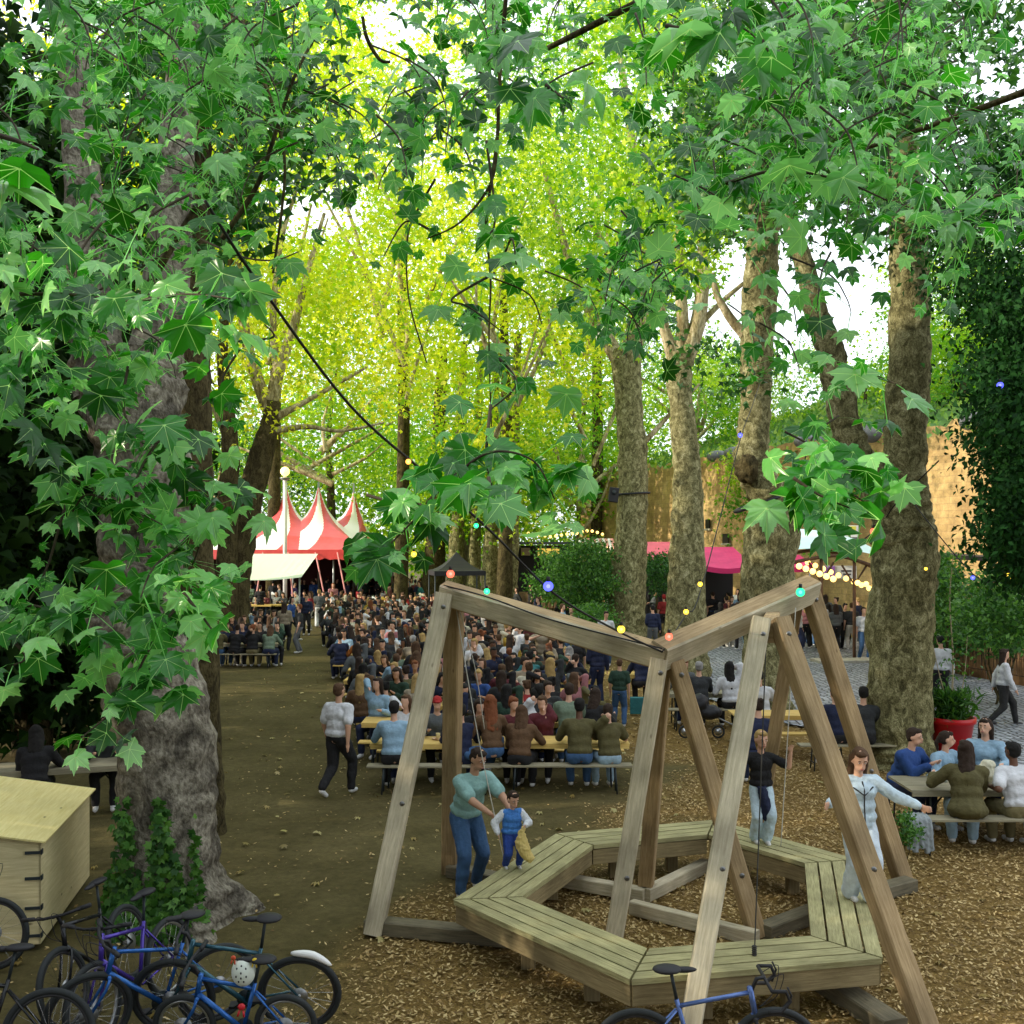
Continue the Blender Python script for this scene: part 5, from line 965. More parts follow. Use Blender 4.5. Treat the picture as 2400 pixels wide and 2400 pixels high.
# row of distant trunks at the end of the tables
for i, (px, by, tp, wd, Y) in enumerate([(1018, 1420, 1215, 56, 66), (1068, 1425, 1200, 40, 64), (1110, 1425, 1200, 34, 64), (1148, 1430, 1180, 40, 62), (1195, 1440, 1180, 42, 60)]):
    lab = ['first and bushiest trunk of the distant row, behind the black gazebo', 'second trunk of the distant row, rising over the black gazebo', 'thin middle trunk of the distant row', 'fourth trunk of the distant row', 'last and nearest trunk of the distant row, right above the green bulb'][i]
    tree('plane_tree', lab, [PX([(by, px, wd*1.3), (by-60, px-1, wd), (by-140, px+2, wd*.9), (tp, px+6, wd*.75), (tp-150, px+8, wd*.6), (tp-400, px+20, wd*.4)], Y)], bark_dark if i < 1 else bark_olive,
         [(px+10, tp-30-90*(i % 2), 110, 90, Y-2, Y+4, 60, 40, 1.1, .3)], LF_GREEN, seg=16, sub=5, lump=.09, group='row of trunks at the far end')
# sunlit trees further back
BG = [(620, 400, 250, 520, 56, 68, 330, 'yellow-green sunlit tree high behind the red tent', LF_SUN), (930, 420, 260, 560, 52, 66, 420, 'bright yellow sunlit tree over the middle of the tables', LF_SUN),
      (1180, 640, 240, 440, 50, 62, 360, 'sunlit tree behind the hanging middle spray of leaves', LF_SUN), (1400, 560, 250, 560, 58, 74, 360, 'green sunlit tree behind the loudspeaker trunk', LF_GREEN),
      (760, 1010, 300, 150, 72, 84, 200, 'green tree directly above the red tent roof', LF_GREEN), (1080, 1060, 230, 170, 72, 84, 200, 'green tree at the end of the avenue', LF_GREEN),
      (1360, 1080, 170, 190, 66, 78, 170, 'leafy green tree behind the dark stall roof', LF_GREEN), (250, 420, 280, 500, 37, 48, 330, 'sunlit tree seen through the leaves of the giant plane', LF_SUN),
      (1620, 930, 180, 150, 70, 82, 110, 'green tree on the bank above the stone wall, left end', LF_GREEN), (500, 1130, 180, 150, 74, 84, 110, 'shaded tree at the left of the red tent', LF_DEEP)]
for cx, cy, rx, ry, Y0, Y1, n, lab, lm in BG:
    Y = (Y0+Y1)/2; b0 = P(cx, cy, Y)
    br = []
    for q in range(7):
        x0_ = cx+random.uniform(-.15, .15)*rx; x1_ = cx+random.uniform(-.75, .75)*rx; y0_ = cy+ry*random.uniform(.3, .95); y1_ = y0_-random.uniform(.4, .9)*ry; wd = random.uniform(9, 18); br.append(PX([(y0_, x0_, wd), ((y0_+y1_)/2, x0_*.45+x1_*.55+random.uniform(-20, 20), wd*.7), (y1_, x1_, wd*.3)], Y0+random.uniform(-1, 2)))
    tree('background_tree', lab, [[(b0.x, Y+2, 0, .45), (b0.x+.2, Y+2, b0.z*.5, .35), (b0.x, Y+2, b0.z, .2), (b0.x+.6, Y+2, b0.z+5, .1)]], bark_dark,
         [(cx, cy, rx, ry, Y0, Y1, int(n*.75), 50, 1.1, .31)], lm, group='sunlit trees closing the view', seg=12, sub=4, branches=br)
# trees off to the left: dense, dark, down to the ground
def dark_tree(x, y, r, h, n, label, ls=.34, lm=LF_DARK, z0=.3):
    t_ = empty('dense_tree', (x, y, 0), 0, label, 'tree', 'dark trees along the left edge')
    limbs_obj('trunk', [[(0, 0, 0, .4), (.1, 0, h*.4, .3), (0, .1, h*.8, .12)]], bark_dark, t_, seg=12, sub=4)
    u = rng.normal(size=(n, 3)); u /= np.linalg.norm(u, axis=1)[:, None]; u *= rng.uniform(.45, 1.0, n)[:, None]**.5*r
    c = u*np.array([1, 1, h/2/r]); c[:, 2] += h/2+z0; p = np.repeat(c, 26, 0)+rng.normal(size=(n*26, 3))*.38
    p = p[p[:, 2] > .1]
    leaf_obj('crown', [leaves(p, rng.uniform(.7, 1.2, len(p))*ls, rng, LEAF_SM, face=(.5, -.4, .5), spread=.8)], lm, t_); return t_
dark_tree(-10.9, 17, 3.5, 15, 620, 'dense dark tree filling the left edge behind the plywood box')
dark_tree(-9.4, 20.0, 2.7, 9, 330, 'lower dark tree filling the gap left of the giant trunk')
dark_tree(-12.6, 24, 3.8, 16, 520, 'dark tree just behind the first one on the left edge')
dark_tree(-14.5, 31, 4.0, 15, 380, 'dark tree seen between the giant trunk and the slim one')
dark_tree(-16.5, 40, 4.2, 14, 340, 'shaded tree beyond the tables at the far left')
dark_tree(-11.5, 6, 4.2, 19, 330, 'unseen tall tree outside the left edge, added to shade the foreground', .5)  # unseen trees from here to the yew, put in for their shade
dark_tree(-13, -3, 4.5, 20, 300, 'unseen tall tree further back on the left, added for shade', .5)
dark_tree(2, -14, 5.5, 17, 300, 'unseen wide tree behind the viewpoint, added to block low light', .6)  # trees behind the viewpoint are unseen, added to block low sky light
dark_tree(-6, -13, 4.5, 18, 260, 'unseen tall tree behind the viewpoint to the left, added to block low light', .6)
dark_tree(11, -9, 5, 16, 280, 'unseen tall tree behind the viewpoint to the right, added to block low light', .6)
dark_tree(-20, 12, 4.5, 19, 260, 'unseen tall tree in the second line on the left, added for shade', .5)
# dark tree hanging in at the right edge
t_ = empty('yew_tree', (8.6, 15.5, 0), 0, 'deep green tree hanging in at the right edge above the reeds', 'tree'); inv3 = Matrix.Translation((-8.6, -15.5, 0))
ch(limbs_obj('trunk', [[(9.3, 15.5, 0, .25), (9.2, 15.5, 4, .2), (9.0, 15.5, 9, .1)]], bark_dark, None, seg=12), t_, inv3)
pp = np.concatenate([blob(2390, 900, 90, 240, 14, 18, 210, 50, .28, False), blob(2380, 1250, 70, 130, 14, 17, 90, 50, .22, False), blob(2330, 560, 150, 210, 14.5, 18, 150, 46, .28, False), blob(2460, 1000, 90, 420, 14, 18, 240, 50, .3, False)])
ch(leaf_obj('crown', [leaves(pp, rng.uniform(.7, 1.2, len(pp))*.115, rng, LEAF_OV, face=(-.5, -.5, .5), spread=.7)], leaf_mat('yew_leaf', (.006, .028, .006), (.012, .055, .010), (.03, .11, .02), trans=.2, gloss=.6, spec=.1)), t_, inv3)
# ivy at the foot of the giant trunk
n = 1500; a = rng.uniform(-2.5, -.75, n); zz = rng.random(n)**1.5*1.45; prof = np.array([[q[2], q[0], q[3]] for q in t1]); o_ = np.argsort(prof[:, 0])
cxs = np.interp(zz, prof[o_, 0], prof[o_, 1]); rs = np.interp(zz, prof[o_, 0], prof[o_, 2])
wob = np.sin(a*9+1)*.35+.7; k = zz < 1.45*wob; rr_ = rs+rng.uniform(.02, .16, n)
pp = np.stack([cxs+np.cos(a)*rr_, 11.3+np.sin(a)*rr_, zz], 1)[k]
tag(leaf_obj('ivy', [leaves(pp, rng.uniform(.04, .085, len(pp)), rng, LEAF_MID, face=(.1, -1, .4), spread=.4)], LF_BUSH), 'patch of ivy climbing the foot of the giant trunk', 'ivy', kind='stuff')
# distant woodland and the grassy bank
p = blob(1000, 1180, 1300, 150, 84, 100, 800, 40, 1.5, False); p2 = blob(900, 900, 800, 250, 86, 98, 460, 40, 1.5)
tag(leaf_obj('distant_woodland', [leaves(p, rng.uniform(.4, .6, len(p)), rng), leaves(p2, rng.uniform(.4, .6, len(p2)), rng)], LF_GREEN), 'far-off mass of green woodland closing the garden', 'woodland', kind='stuff')
# ============================================================ big top tent
red_c = mat('tent_red', (.80, .09, .09), .35, var=(.68, .06, .06), scale=2, spec=.6)
white_c = mat('tent_white', (.94, .90, .90), .3, spec=.6)
dark_red = mat('tent_wall_dark', (.07, .012, .012), .8)  # gloom inside the tent is put into the wall colour
black_c = mat('black_cloth', (.018, .018, .022), .6)
metal = mat('grey_metal', (.30, .31, .32), .4, metal=.8)
metal_d = mat('dark_metal', (.03, .04, .045), .5, metal=.3)
tent = empty('circus_tent', (-13.5, 66, 0), 0, 'red and white striped big top tent with pointed peaks at the end of the path', 'tent'); tinv = Matrix.Translation((13.5, -66, 0))
masts = [((-16.6, 65), (-16.6, 65)), ((-14.2, 64.3), (-14.2, 64.3)), ((-12.2, 64.6), (-12.2, 64.6)), ((-10.2, 66), (-10.2, 66))]
def mdist(x, y):
    best = (9e9, 0, 0)
    for i, (a, b) in enumerate(masts):
        a = Vector(a); b = Vector(b); p = Vector((x, y)); ab = b-a; t_ = 0 if ab.length < 1e-6 else max(0, min(1, (p-a).dot(ab)/ab.length_squared)); c = a+ab*t_; d = (p-c).length
        if d < best[0]: best = (d, i, math.atan2(y-c.y, x-c.x))
    return best
V = []; Fc = []; MI = []; nx_, ny_ = 280, 200; x0, x1, y0, y1 = -19.6, -8.2, 60.5, 71
for j in range(ny_+1):
    for i in range(nx_+1):
        x = x0+(x1-x0)*i/nx_; y = y0+(y1-y0)*j/ny_
        d = mdist(x, y); e = min(x-x0, x1-x, y-y0, y1-y); z = 3.75+min(1, e/3.2)*.75
        hs = 0
        for (a, b) in masts: pass
        h = 1.9*math.exp(-d[0]/.5)+1.5*math.exp(-d[0]/2.4); V.append((x, y, z+h*min(1, e/1.4)))
for j in range(ny_):
    for i in range(nx_):
        Fc.append((j*(nx_+1)+i, j*(nx_+1)+i+1, (j+1)*(nx_+1)+i+1, (j+1)*(nx_+1)+i)); d = mdist(x0+(x1-x0)*(i+.5)/nx_, y0+(y1-y0)*(j+.5)/ny_)
        MI.append(int((d[2]+math.pi+.35)/(math.pi/5)+.22*d[0]) % 2)
me = np_mesh('canvas_roof', np.array(V), np.array(Fc), smooth=True); me.polygons.foreach_set('material_index', MI)
o = link('canvas_roof', me, [red_c, white_c], tent); o.matrix_parent_inverse = tinv
m = MB(); n = 40
for k in range(n):   # scalloped valance along the front and the right side
    xa = x0+(x1-x0)*k/n; xb = x0+(x1-x0)*(k+1)/n; s = .5+.12*abs(math.sin(k*math.pi/2.5)); s2 = .5+.12*abs(math.sin((k+1)*math.pi/2.5))
    m.quad((xa, y0-.02, 3.77), (xb, y0-.02, 3.77), (xb, y0-.06, 3.77-s2), (xa, y0-.06, 3.77-s))
m.quad((x1+.02, y0, 3.77), (x1+.02, y1, 3.77), (x1+.02, y1, 3.2), (x1+.02, y0, 3.2))
ch(m.build('valance', red_c), tent, tinv)
m = MB(); m.quad((x0, y1-.5, 0), (x1, y1-.5, 0), (x1, y1-.5, 3.8), (x0, y1-.5, 3.8)); m.quad((x0, y0+3, 0), (x0, y1, 0), (x0, y1, 3.8), (x0, y0+3, 3.8)); m.quad((x1, y0+4, 0), (x1, y1, 0), (x1, y1, 3.8), (x1, y0+4, 3.8)); ch(m.build('side_wall', dark_red), tent, tinv)
for x in (-15.6, -13, -10.6): ch(MB().tube([(x, y0+.3, 0), (x, y0+.3, 3.8)], .06, 8).build('pole', metal), tent, tinv)
for (a, b) in masts:
    for c in ({a, b}): ch(MB().tube([(c[0], c[1], 0), (c[0], c[1], 8.0)], .06, 8).build('mast', metal), tent, tinv)
for x, dx in ((-14.7, .1), (-13.2, .9), (-11.6, 1.2), (-10.3, 1.1)): ch(MB().tube([(x, y0-.1, 3.6), (x+dx, y0-2.6, .2)], .045, 6).build('guy_strap', mat('pink_strap', (.6, .25, .25), .7)), tent, tinv)
lampm = mat('lamp_glow', (1, .9, .6), emit=(1, .62, .16), estr=3.2)
lt = empty('flood_lamp', (P(668, 1105, 59).x, 59, 0), 0, 'glowing globe lamp on a white pole above the red tent', 'lamp'); li = Matrix.Translation((-lt.location.x, -59, 0)); c = P(668, 1105, 59)
ch(MB().tube([(c.x, 59, 0), (c.x, 59, c.z-.3)], .12, 10).build('pole', white_c), lt, li); ch(MB().ell(c, .27, seg=16).build('globe', lampm), lt, li)
ch(MB().lathe([(.12, 0), (.3, .1), (.3, .16), (.02, .2)], (c.x, 59, c.z-.52), 16).build('lamp_collar', metal), lt, li)

def awning(name, label, a, b, Yf, Yb, ztf, ztb, m1, val=.35, posts=True, back=None, cat='awning', m2=None):
    """sloping cloth roof from front edge (px a to b at depth Yf) back to Yb; z by height"""
    xa = (a-1200)*Yf/F; xb = (b-1200)*Yf/F; t_ = empty(name, ((xa+xb)/2, Yf, 0), 0, label, cat); ti = Matrix.Translation((-(xa+xb)/2, -Yf, 0)); m = MB(); nn = 12
    for i in range(nn):
        u0 = xa+(xb-xa)*i/nn; u1 = xa+(xb-xa)*(i+1)/nn; s = lambda u: -.14*math.sin(math.pi*(u-xa)/(xb-xa))
        m.quad((u0, Yf, ztf+s(u0)), (u1, Yf, ztf+s(u1)), (u1, Yb, ztb), (u0, Yb, ztb), mi=(i % 2 if m2 else 0))
        if val: m.quad((u0, Yf-.01, ztf+s(u0)), (u1, Yf-.01, ztf+s(u1)), (u1, Yf+.04, ztf+s(u1)-val), (u0, Yf+.04, ztf+s(u0)-val), mi=(i % 2 if m2 else 0))
    ch(m.build('cloth_roof', [m1, m2] if m2 else m1), t_, ti)
    if posts:
        for x in (xa+.1, xb-.1): ch(MB().tube([(x, Yf+.1, 0), (x, Yf+.1, ztf-.03)], .04, 8).build('post', metal), t_, ti)
    if back: ch(MB().quad((xa, Yb, 0), (xb, Yb, 0), (xb, Yb, ztb), (xa, Yb, ztb)).build('shade_panel', back), t_, ti)  # black sheet stands in for the dark interior under the awning
    return t_, ti
def zat(py, Y): return CH-(py-HZ)*Y/F
cream_c = mat('cream_cloth', (.72, .80, .68), .8); pink_c = mat('pink_cloth', (.85, .05, .22), .6, var=(.70, .03, .18), scale=1.5); pink2 = mat('coral_cloth', (.75, .13, .2), .6)
blue_c = mat('pale_blue_tarp', (.62, .86, .88), .5); str_w = mat('awning_white', (.85, .83, .8), .6); str_r = mat('awning_rose', (.8, .35, .3), .6)
awning('awning', 'pale cream sloping awning left of the red tent opening', 500, 706, 46, 50, zat(1353, 46), zat(1298, 50), cream_c, .0)
awning('awning', 'coral pink awning between the second and third avenue trunks, the left one', 1505, 1592, 50, 53, zat(1306, 50), zat(1270, 53), pink2, .25, back=black_c)
awning('awning', 'bright pink awning over the crowded bar in front of the stone wall', 1646, 1765, 44, 48, zat(1325, 44), zat(1282, 48), pink_c, .22, back=black_c)
awning('awning', 'small bright pink awning tucked under the pale blue curved roof', 1835, 1905, 42, 44, zat(1322, 42), zat(1300, 44), pink_c, .2)
awning('awning', 'white and rose striped awning at the far middle with warm bulbs under it', 1360, 1445, 58, 60, zat(1290, 58), zat(1262, 60), str_w, .0, m2=str_r)
# black gazebo
gz = empty('gazebo', P(1070, 1335, 50).to_2d().to_3d(), 0, 'black pointed gazebo at the head of the tables', 'gazebo'); gi = Matrix.Translation((-gz.location.x, -50, 0)); X = gz.location.x; ze = zat(1337, 50); zt = zat(1293, 50)
m = MB()
for k in range(4):
    a0 = math.pi/4+k*math.pi/2+.2; a1 = a0+math.pi/2; r = 1.75
    for j in range(6):
        f0, f1 = j/6, (j+1)/6; h = lambda f: ze+(zt-ze)*(1-f)**1.7
        q = lambda a, f: (X+math.cos(a)*r*f, 50+math.sin(a)*r*f, h(f)); m.quad(q(a0, f0), q(a0, f1), q(a1, f1), q(a1, f0))
    m.quad((X+math.cos(a0)*r, 50+math.sin(a0)*r, ze), (X+math.cos(a1)*r, 50+math.sin(a1)*r, ze), (X+math.cos(a1)*r, 50+math.sin(a1)*r, ze-.22), (X+math.cos(a0)*r, 50+math.sin(a0)*r, ze-.22))
ch(m.build('canopy', black_c), gz, gi)
for k in range(4):
    a0 = math.pi/4+k*math.pi/2+.2; ch(MB().tube([(X+math.cos(a0)*1.7, 50+math.sin(a0)*1.7, 0), (X+math.cos(a0)*1.7, 50+math.sin(a0)*1.7, ze)], .035, 6).build('post', metal_d), gz, gi)
# food stall with a lit board
glow = mat('lit_board', (1, .7, .2), emit=(1, .62, .12), estr=.9)
st = empty('food_stall', P(1265, 1300, 66).to_2d().to_3d(), 0, 'dark roofed food stall with a glowing yellow board, right of the distant trunks', 'stall'); si = Matrix.Translation((-st.location.x, -66, 0)); X = st.location.x
ch(MB().beam((X-1.9, 65, zat(1273, 65)), (X+1.9, 65, zat(1273, 65)), 3, .16).build('roof', mat('stall_roof', (.05, .07, .09), .6)), st, si)
for s in (-1.8, 1.8): ch(MB().tube([(X+s, 64, 0), (X+s, 64, 4.05)], .06, 8).build('post', white_c), st, si)
ch(MB().quad((X-1.8, 67, 0), (X+1.8, 67, 0), (X+1.8, 67, 4), (X-1.8, 67, 4)).build('back_wall', black_c), st, si)
ch(MB().beam((X-.1, 66.8, 3.55), (X+1.3, 66.8, 3.55), .05, .5).build('lit_board', glow), st, si); ch(MB().beam((X-1.2, 66.8, 3.6), (X-.6, 66.8, 3.6), .05, .5).build('menu_board', mat('paper', (.6, .45, .35))), st, si)
ch(MB().beam((X-1.7, 64.6, .55), (X+1.7, 64.6, .55), .6, 1.05).build('counter', mat('counter_wood', (.25, .16, .08), .7, var=(.12, .08, .04), scale=5)), st, si)
# ============================================================ stone fort wall with grass bank above
wallm = bpy.data.materials.new('fort_stone'); wallm.use_nodes = True; t = wallm.node_tree; b = t.nodes['Principled BSDF']; tc = t.nodes.new('ShaderNodeTexCoord')
bk = t.nodes.new('ShaderNodeTexBrick'); bk.inputs['Scale'].default_value = 1; bk.inputs['Brick Width'].default_value = .6; bk.inputs['Row Height'].default_value = .27; bk.inputs['Mortar Size'].default_value = .015
bk.inputs['Color1'].default_value = (.56, .42, .22, 1); bk.inputs['Color2'].default_value = (.46, .34, .17, 1); bk.inputs['Mortar'].default_value = (.42, .31, .17, 1); t.links.new(tc.outputs['UV'], bk.inputs[0])
n1 = _n(.35, 8, .75); n2 = _n(3, 8, .75)
cc = _m(.8, bk.outputs[0], _r(n2, .3, (.5, .5, .48), .7, (1.3, 1.28, 1.2)).outputs[0], 'MULTIPLY'); cc = _m(.8, cc, _r(n1, .35, (.62, .48, .38), .65, (1.3, 1.22, 1.05)).outputs[0], 'MULTIPLY')
t.links.new(cc, b.inputs['Base Color']); b.inputs['Roughness'].default_value = .95
bp = t.nodes.new('ShaderNodeBump'); bp.inputs['Distance'].default_value = .05; bp.inputs['Strength'].default_value = .6; t.links.new(n2.outputs[0], bp.inputs['Height']); t.links.new(bp.outputs[0], b.inputs['Normal'])
wl = empty('fort_wall', (14, 46, 0), 0, 'tall weathered sandstone fort wall behind the bars on the right', 'wall'); wi = Matrix.Translation((-14, -46, 0))
wp = [(4.5, 71, 8.6), (7.5, 63.5, 8.8), (10.3, 56, 8.9), (14, 46.5, 9.0), (17, 39, 8.8), (20, 31.5, 8.8), (26, 18, 8.6)]
def wallpt(s):   # s along the wall in metres
    for (xa, ya, za), (xb, yb, zb) in zip(wp, wp[1:]):
        L = math.dist((xa, ya), (xb, yb))
        if s <= L or (xb, yb, zb) == wp[-1]: f = s/L; return Vector((xa+(xb-xa)*f, ya+(yb-ya)*f, za+(zb-za)*f))
        s -= L
TOT = sum(math.dist(a[:2], b_[:2]) for a, b_ in zip(wp, wp[1:]))
V = []; U = []; Fc = []; ns, nz = 220, 40
for i in range(ns+1):
    s = TOT*i/ns; p = wallpt(s); top = p.z+noise.noise(Vector((s*.6, 0, 0)))*.5+noise.noise(Vector((s*2.3, 0, 4)))*.25
    for j in range(nz+1):
        z = top*j/nz; q = noise.fractal(Vector((s*.5, z*.5, 0)), 1, 2, 4)*.12; V.append((p.x+.93*(z*.05+q), p.y+.37*(z*.05+q), z)); U.append((s, z))
for i in range(ns):
    for j in range(nz): Fc.append((i*(nz+1)+j, i*(nz+1)+j+1, (i+1)*(nz+1)+j+1, (i+1)*(nz+1)+j))
me = np_mesh('masonry', np.array(V), np.array(Fc), smooth=True); u = me.uv_layers.new(name='UVMap'); u.data.foreach_set('uv', [c for f in Fc for k in f for c in U[k]]); ch(link('masonry', me, wallm), wl, wi)
slate = mat('grey_slate', (.20, .21, .24), .7, var=(.09, .09, .10), scale=3, bump=.5)
pathS = lambda px, py: None
def onwall(px):   # wall distance s for a photo column
    best = min(range(0, int(TOT*10)), key=lambda k: abs(1200+F*wallpt(k/10).x/wallpt(k/10).y-px)); return best/10
for px, r in ((1655, .8), (1700, .9), (1865, .9), (2030, 1.15), (2085, .9), (2260, .9), (2310, 1.2), (2365, .8)):   # rounded coping mounds
    p = wallpt(onwall(px)); m = MB().ell((p.x+.7, p.y+.3, p.z-.05), (r*.8, r*.6, r*.42), seg=20, rings=12); ch(m.build('coping_mound', slate), wl, wi)
for px, py, w_, h_ in ((1913, 1229, .36, .48), (1655, 1228, .36, .5), (1700, 1262, .5, .5), (1588, 1262, .5, .5)):
    s = onwall(px); p = wallpt(s); z = zat(py, p.y); d = (wallpt(s+.5)-wallpt(s-.5)); d.z = 0; d.normalize(); c = Vector((p.x-.16+.047*z, p.y-.06+.018*z, z)); f_ = MB().beam(c-d*w_/2, c+d*w_/2, .1, h_).build('window', mat('window_dark', (.012, .012, .014), .3)); ch(f_, wl, wi)
    fr = MB().beam(c-d*(w_/2+.1), c+d*(w_/2+.1), .16, .1, ).build('sill', stone_m); fr.location.z = -h_/2-.05; fr.parent = f_
# grass bank
V = []; Fc = []
for i in range(121):
    s = TOT*i/120; p = wallpt(s)
    for j in range(21):
        d = j*1.0; V.append((p.x+.5+.93*d, p.y+.2+.37*d, p.z-.45+d*.33+noise.noise(Vector((s*.3, d*.3, 2)))*.5))
for i in range(120):
    for j in range(20): Fc.append((i*21+j, (i+1)*21+j, (i+1)*21+j+1, i*21+j+1))
bank = np.array(V); tag(link('grass_bank', np_mesh('grass_bank', bank, np.array(Fc), smooth=True), mat('bank_grass', (.09, .20, .03), .9, var=(.05, .12, .02), scale=2, bump=.4)), kind='structure')
k = rng.integers(0, len(bank), 14000); gp = bank[k]+rng.normal(size=(14000, 3))*np.array([.4, .4, .1])
tag(leaf_obj('bank_tufts', [leaves(gp, rng.uniform(.2, .5, len(gp)), rng, LEAF_OV, face=(-.5, -1, .6), spread=.5, tipdown=-.9)], leaf_mat('tuft', (.06, .17, .02), (.12, .28, .03), (.3, .42, .05), trans=.3)), 'grass and low growth covering the bank above the wall', 'grass', kind='stuff')
for cx, cy, rx, ry, Y0, Y1, n, lab in ((2040, 850, 150, 75, 62, 72, 150, 'round green shrubs on the bank above the wall, between the two limbs'), (2280, 880, 170, 130, 46, 56, 190, 'leafy yellow-green bush on top of the wall at the right'), (1760, 930, 120, 120, 64, 74, 130, 'green bush on the bank left of the knotty trunk'), (2260, 700, 180, 130, 50, 60, 140, 'tree on the bank behind the largest trunk')):
    p0 = P(cx, cy, Y0); zg = 9+.33*6
    tree('bank_shrub', lab, [[(p0.x, Y0+1, zg-2.0, .2), (p0.x, Y0+1, zg+.6, .14), (p0.x+.1, Y0+1, max(zg+1.2, p0.z), .06)]], bark_dark, [(cx, cy, rx, ry, Y0, Y1, n, 44, .8, .26)], LF_GREEN, seg=8, sub=3)
# climbing greenery on the wall face
pts = []
for px, py, rx, ry, n in ((1730, 1130, 60, 130, 900), (1900, 1180, 60, 90, 500), (1960, 1130, 90, 60, 400)):
    for _ in range(n):
        x = random.gauss(px, rx*.5); y = random.gauss(py, ry*.5); s_ = onwall.__call__ if 0 else None; Yw = {1730: 51, 1900: 45.5, 1960: 44}[px]-.8; pts.append(tuple(P(x, y, Yw)))
pv = np.array(pts); tag(leaf_obj('wall_creeper', [leaves(pv, rng.uniform(.12, .28, len(pv)), rng)], LF_GREEN), 'straggling green creepers hanging on the sandstone wall', 'creeper', kind='stuff')

# ============================================================ curved pale roof and bar at the right
cr = empty('bar_roof', (P(1945, 1300, 37).x, 37, 0), 0, 'pale blue curved tarpaulin roof on arched timbers over the queue', 'roof'); ci = Matrix.Translation((-cr.location.x, -37, 0))
xa, xb = P(1838, 0, 37).x, P(2075, 0, 37).x; m = MB(); tm = MB(); nn = 24
def arc(u): return zat(1316, 37)+(zat(1276, 37)-zat(1316, 37))*(.25+.75*math.sin(math.pi*min(1, .2+u*.62)))-.35*u
for i in range(nn):
    u0, u1 = i/nn, (i+1)/nn; z0, z1 = arc(u0), arc(u1); m.quad((xa+(xb-xa)*u0, 36, z0), (xa+(xb-xa)*u1, 36, z1), (xa+(xb-xa)*u1, 40, z1+.75), (xa+(xb-xa)*u0, 40, z0+.75))
ch(m.build('tarpaulin', blue_c), cr, ci)
arch_w = mat('arch_timber', (.12, .06, .03), .7, var=(.06, .03, .015), scale=6)
for Yr in (36.1, 38):
    pts = [(xa+(xb-xa)*u, Yr, arc(u)-.22-.55*abs(u-.45)+ (.2 if Yr > 37 else 0)) for u in np.linspace(0, 1, 14)]; ch(MB().tube(pts, .07, 6).build('arched_beam', arch_w), cr, ci)
for u in (.3, .62, .98): ch(MB().tube([(xa+(xb-xa)*u, 36.2, 0), (xa+(xb-xa)*u, 36.2, arc(u)-.3)], .06, 8).build('post', arch_w), cr, ci)
for u in (.3, .62): ch(MB().tube([(xa+(xb-xa)*(u-.12), 36.2, arc(u)-.5), (xa+(xb-xa)*u, 36.2, arc(u)-1.2), (xa+(xb-xa)*(u+.12), 36.2, arc(u)-.5)], .04, 6).build('brace', arch_w), cr, ci)
def sign(px, py, w_, h_, Y, m_, label, extra=None):
    c = P(px, py, Y); o = MB().beam(c-Vector((w_/2, 0, 0)), c+Vector((w_/2, 0, 0)), .05, h_).build('sign_board', m_); tag(o, label, 'sign')
    if extra:
        for dx, dy, ww, hh, mm in extra: MB().beam(c+Vector((dx-ww/2, -.035, dy)), c+Vector((dx+ww/2, -.035, dy)), .02, hh).build('print_panel', mm, o)
wht = mat('sign_white', (.8, .82, .82), .5); purple = mat('sign_purple', (.45, .2, .75), .5); inkm = mat('ink', (.03, .03, .04), .6); ylw = mat('sign_yellow', (.75, .7, .08), .5)
sign(1985, 1255, .9, .8, 41, wht, 'white hanging banner on the wall right of the green leaf spray', [(-.3, .12, .08, .3, inkm), (.1, .28, .5, .18, ylw), (.15, -.1, .5, .05, inkm)])
sign(1968, 1341, 1.3, .5, 40, wht, 'white and purple sign board under the pale blue roof', [(-.4, .02, .4, .44, purple), (-.4, .05, .16, .22, wht), (.25, .05, .4, .06, inkm), (.28, -.08, .3, .05, inkm)])
# dark lean-to roof edge at the far right
lr = empty('lean_to', (P(2290, 0, 33).x, 33, 0), 0, 'dark lean-to roof on posts at the right behind the reeds', 'shelter'); lri = Matrix.Translation((-lr.location.x, -33, 0))
ch(MB().beam(P(2170, 1300, 34), P(2560, 1322, 31), 2.4, .14).build('roof', mat('lean_roof', (.03, .025, .022), .7)), lr, lri)
for px in (2215, 2390, 2540): ch(MB().beam(Vector(((px-1200)*32.6/F, 32.6, 0)), Vector(((px-1200)*32.6/F, 32.6, 3.55)), .14, .14, up=Vector((0, 1, 0))).build('post', arch_w), lr, lri)
ch(MB().quad(Vector((13.4, 34.6, 0)), Vector((19.5, 32.4, 0)), Vector((19.5, 32.4, 2.2)), Vector((13.4, 34.6, 2.2))).build('back_wall', black_c), lr, lri)

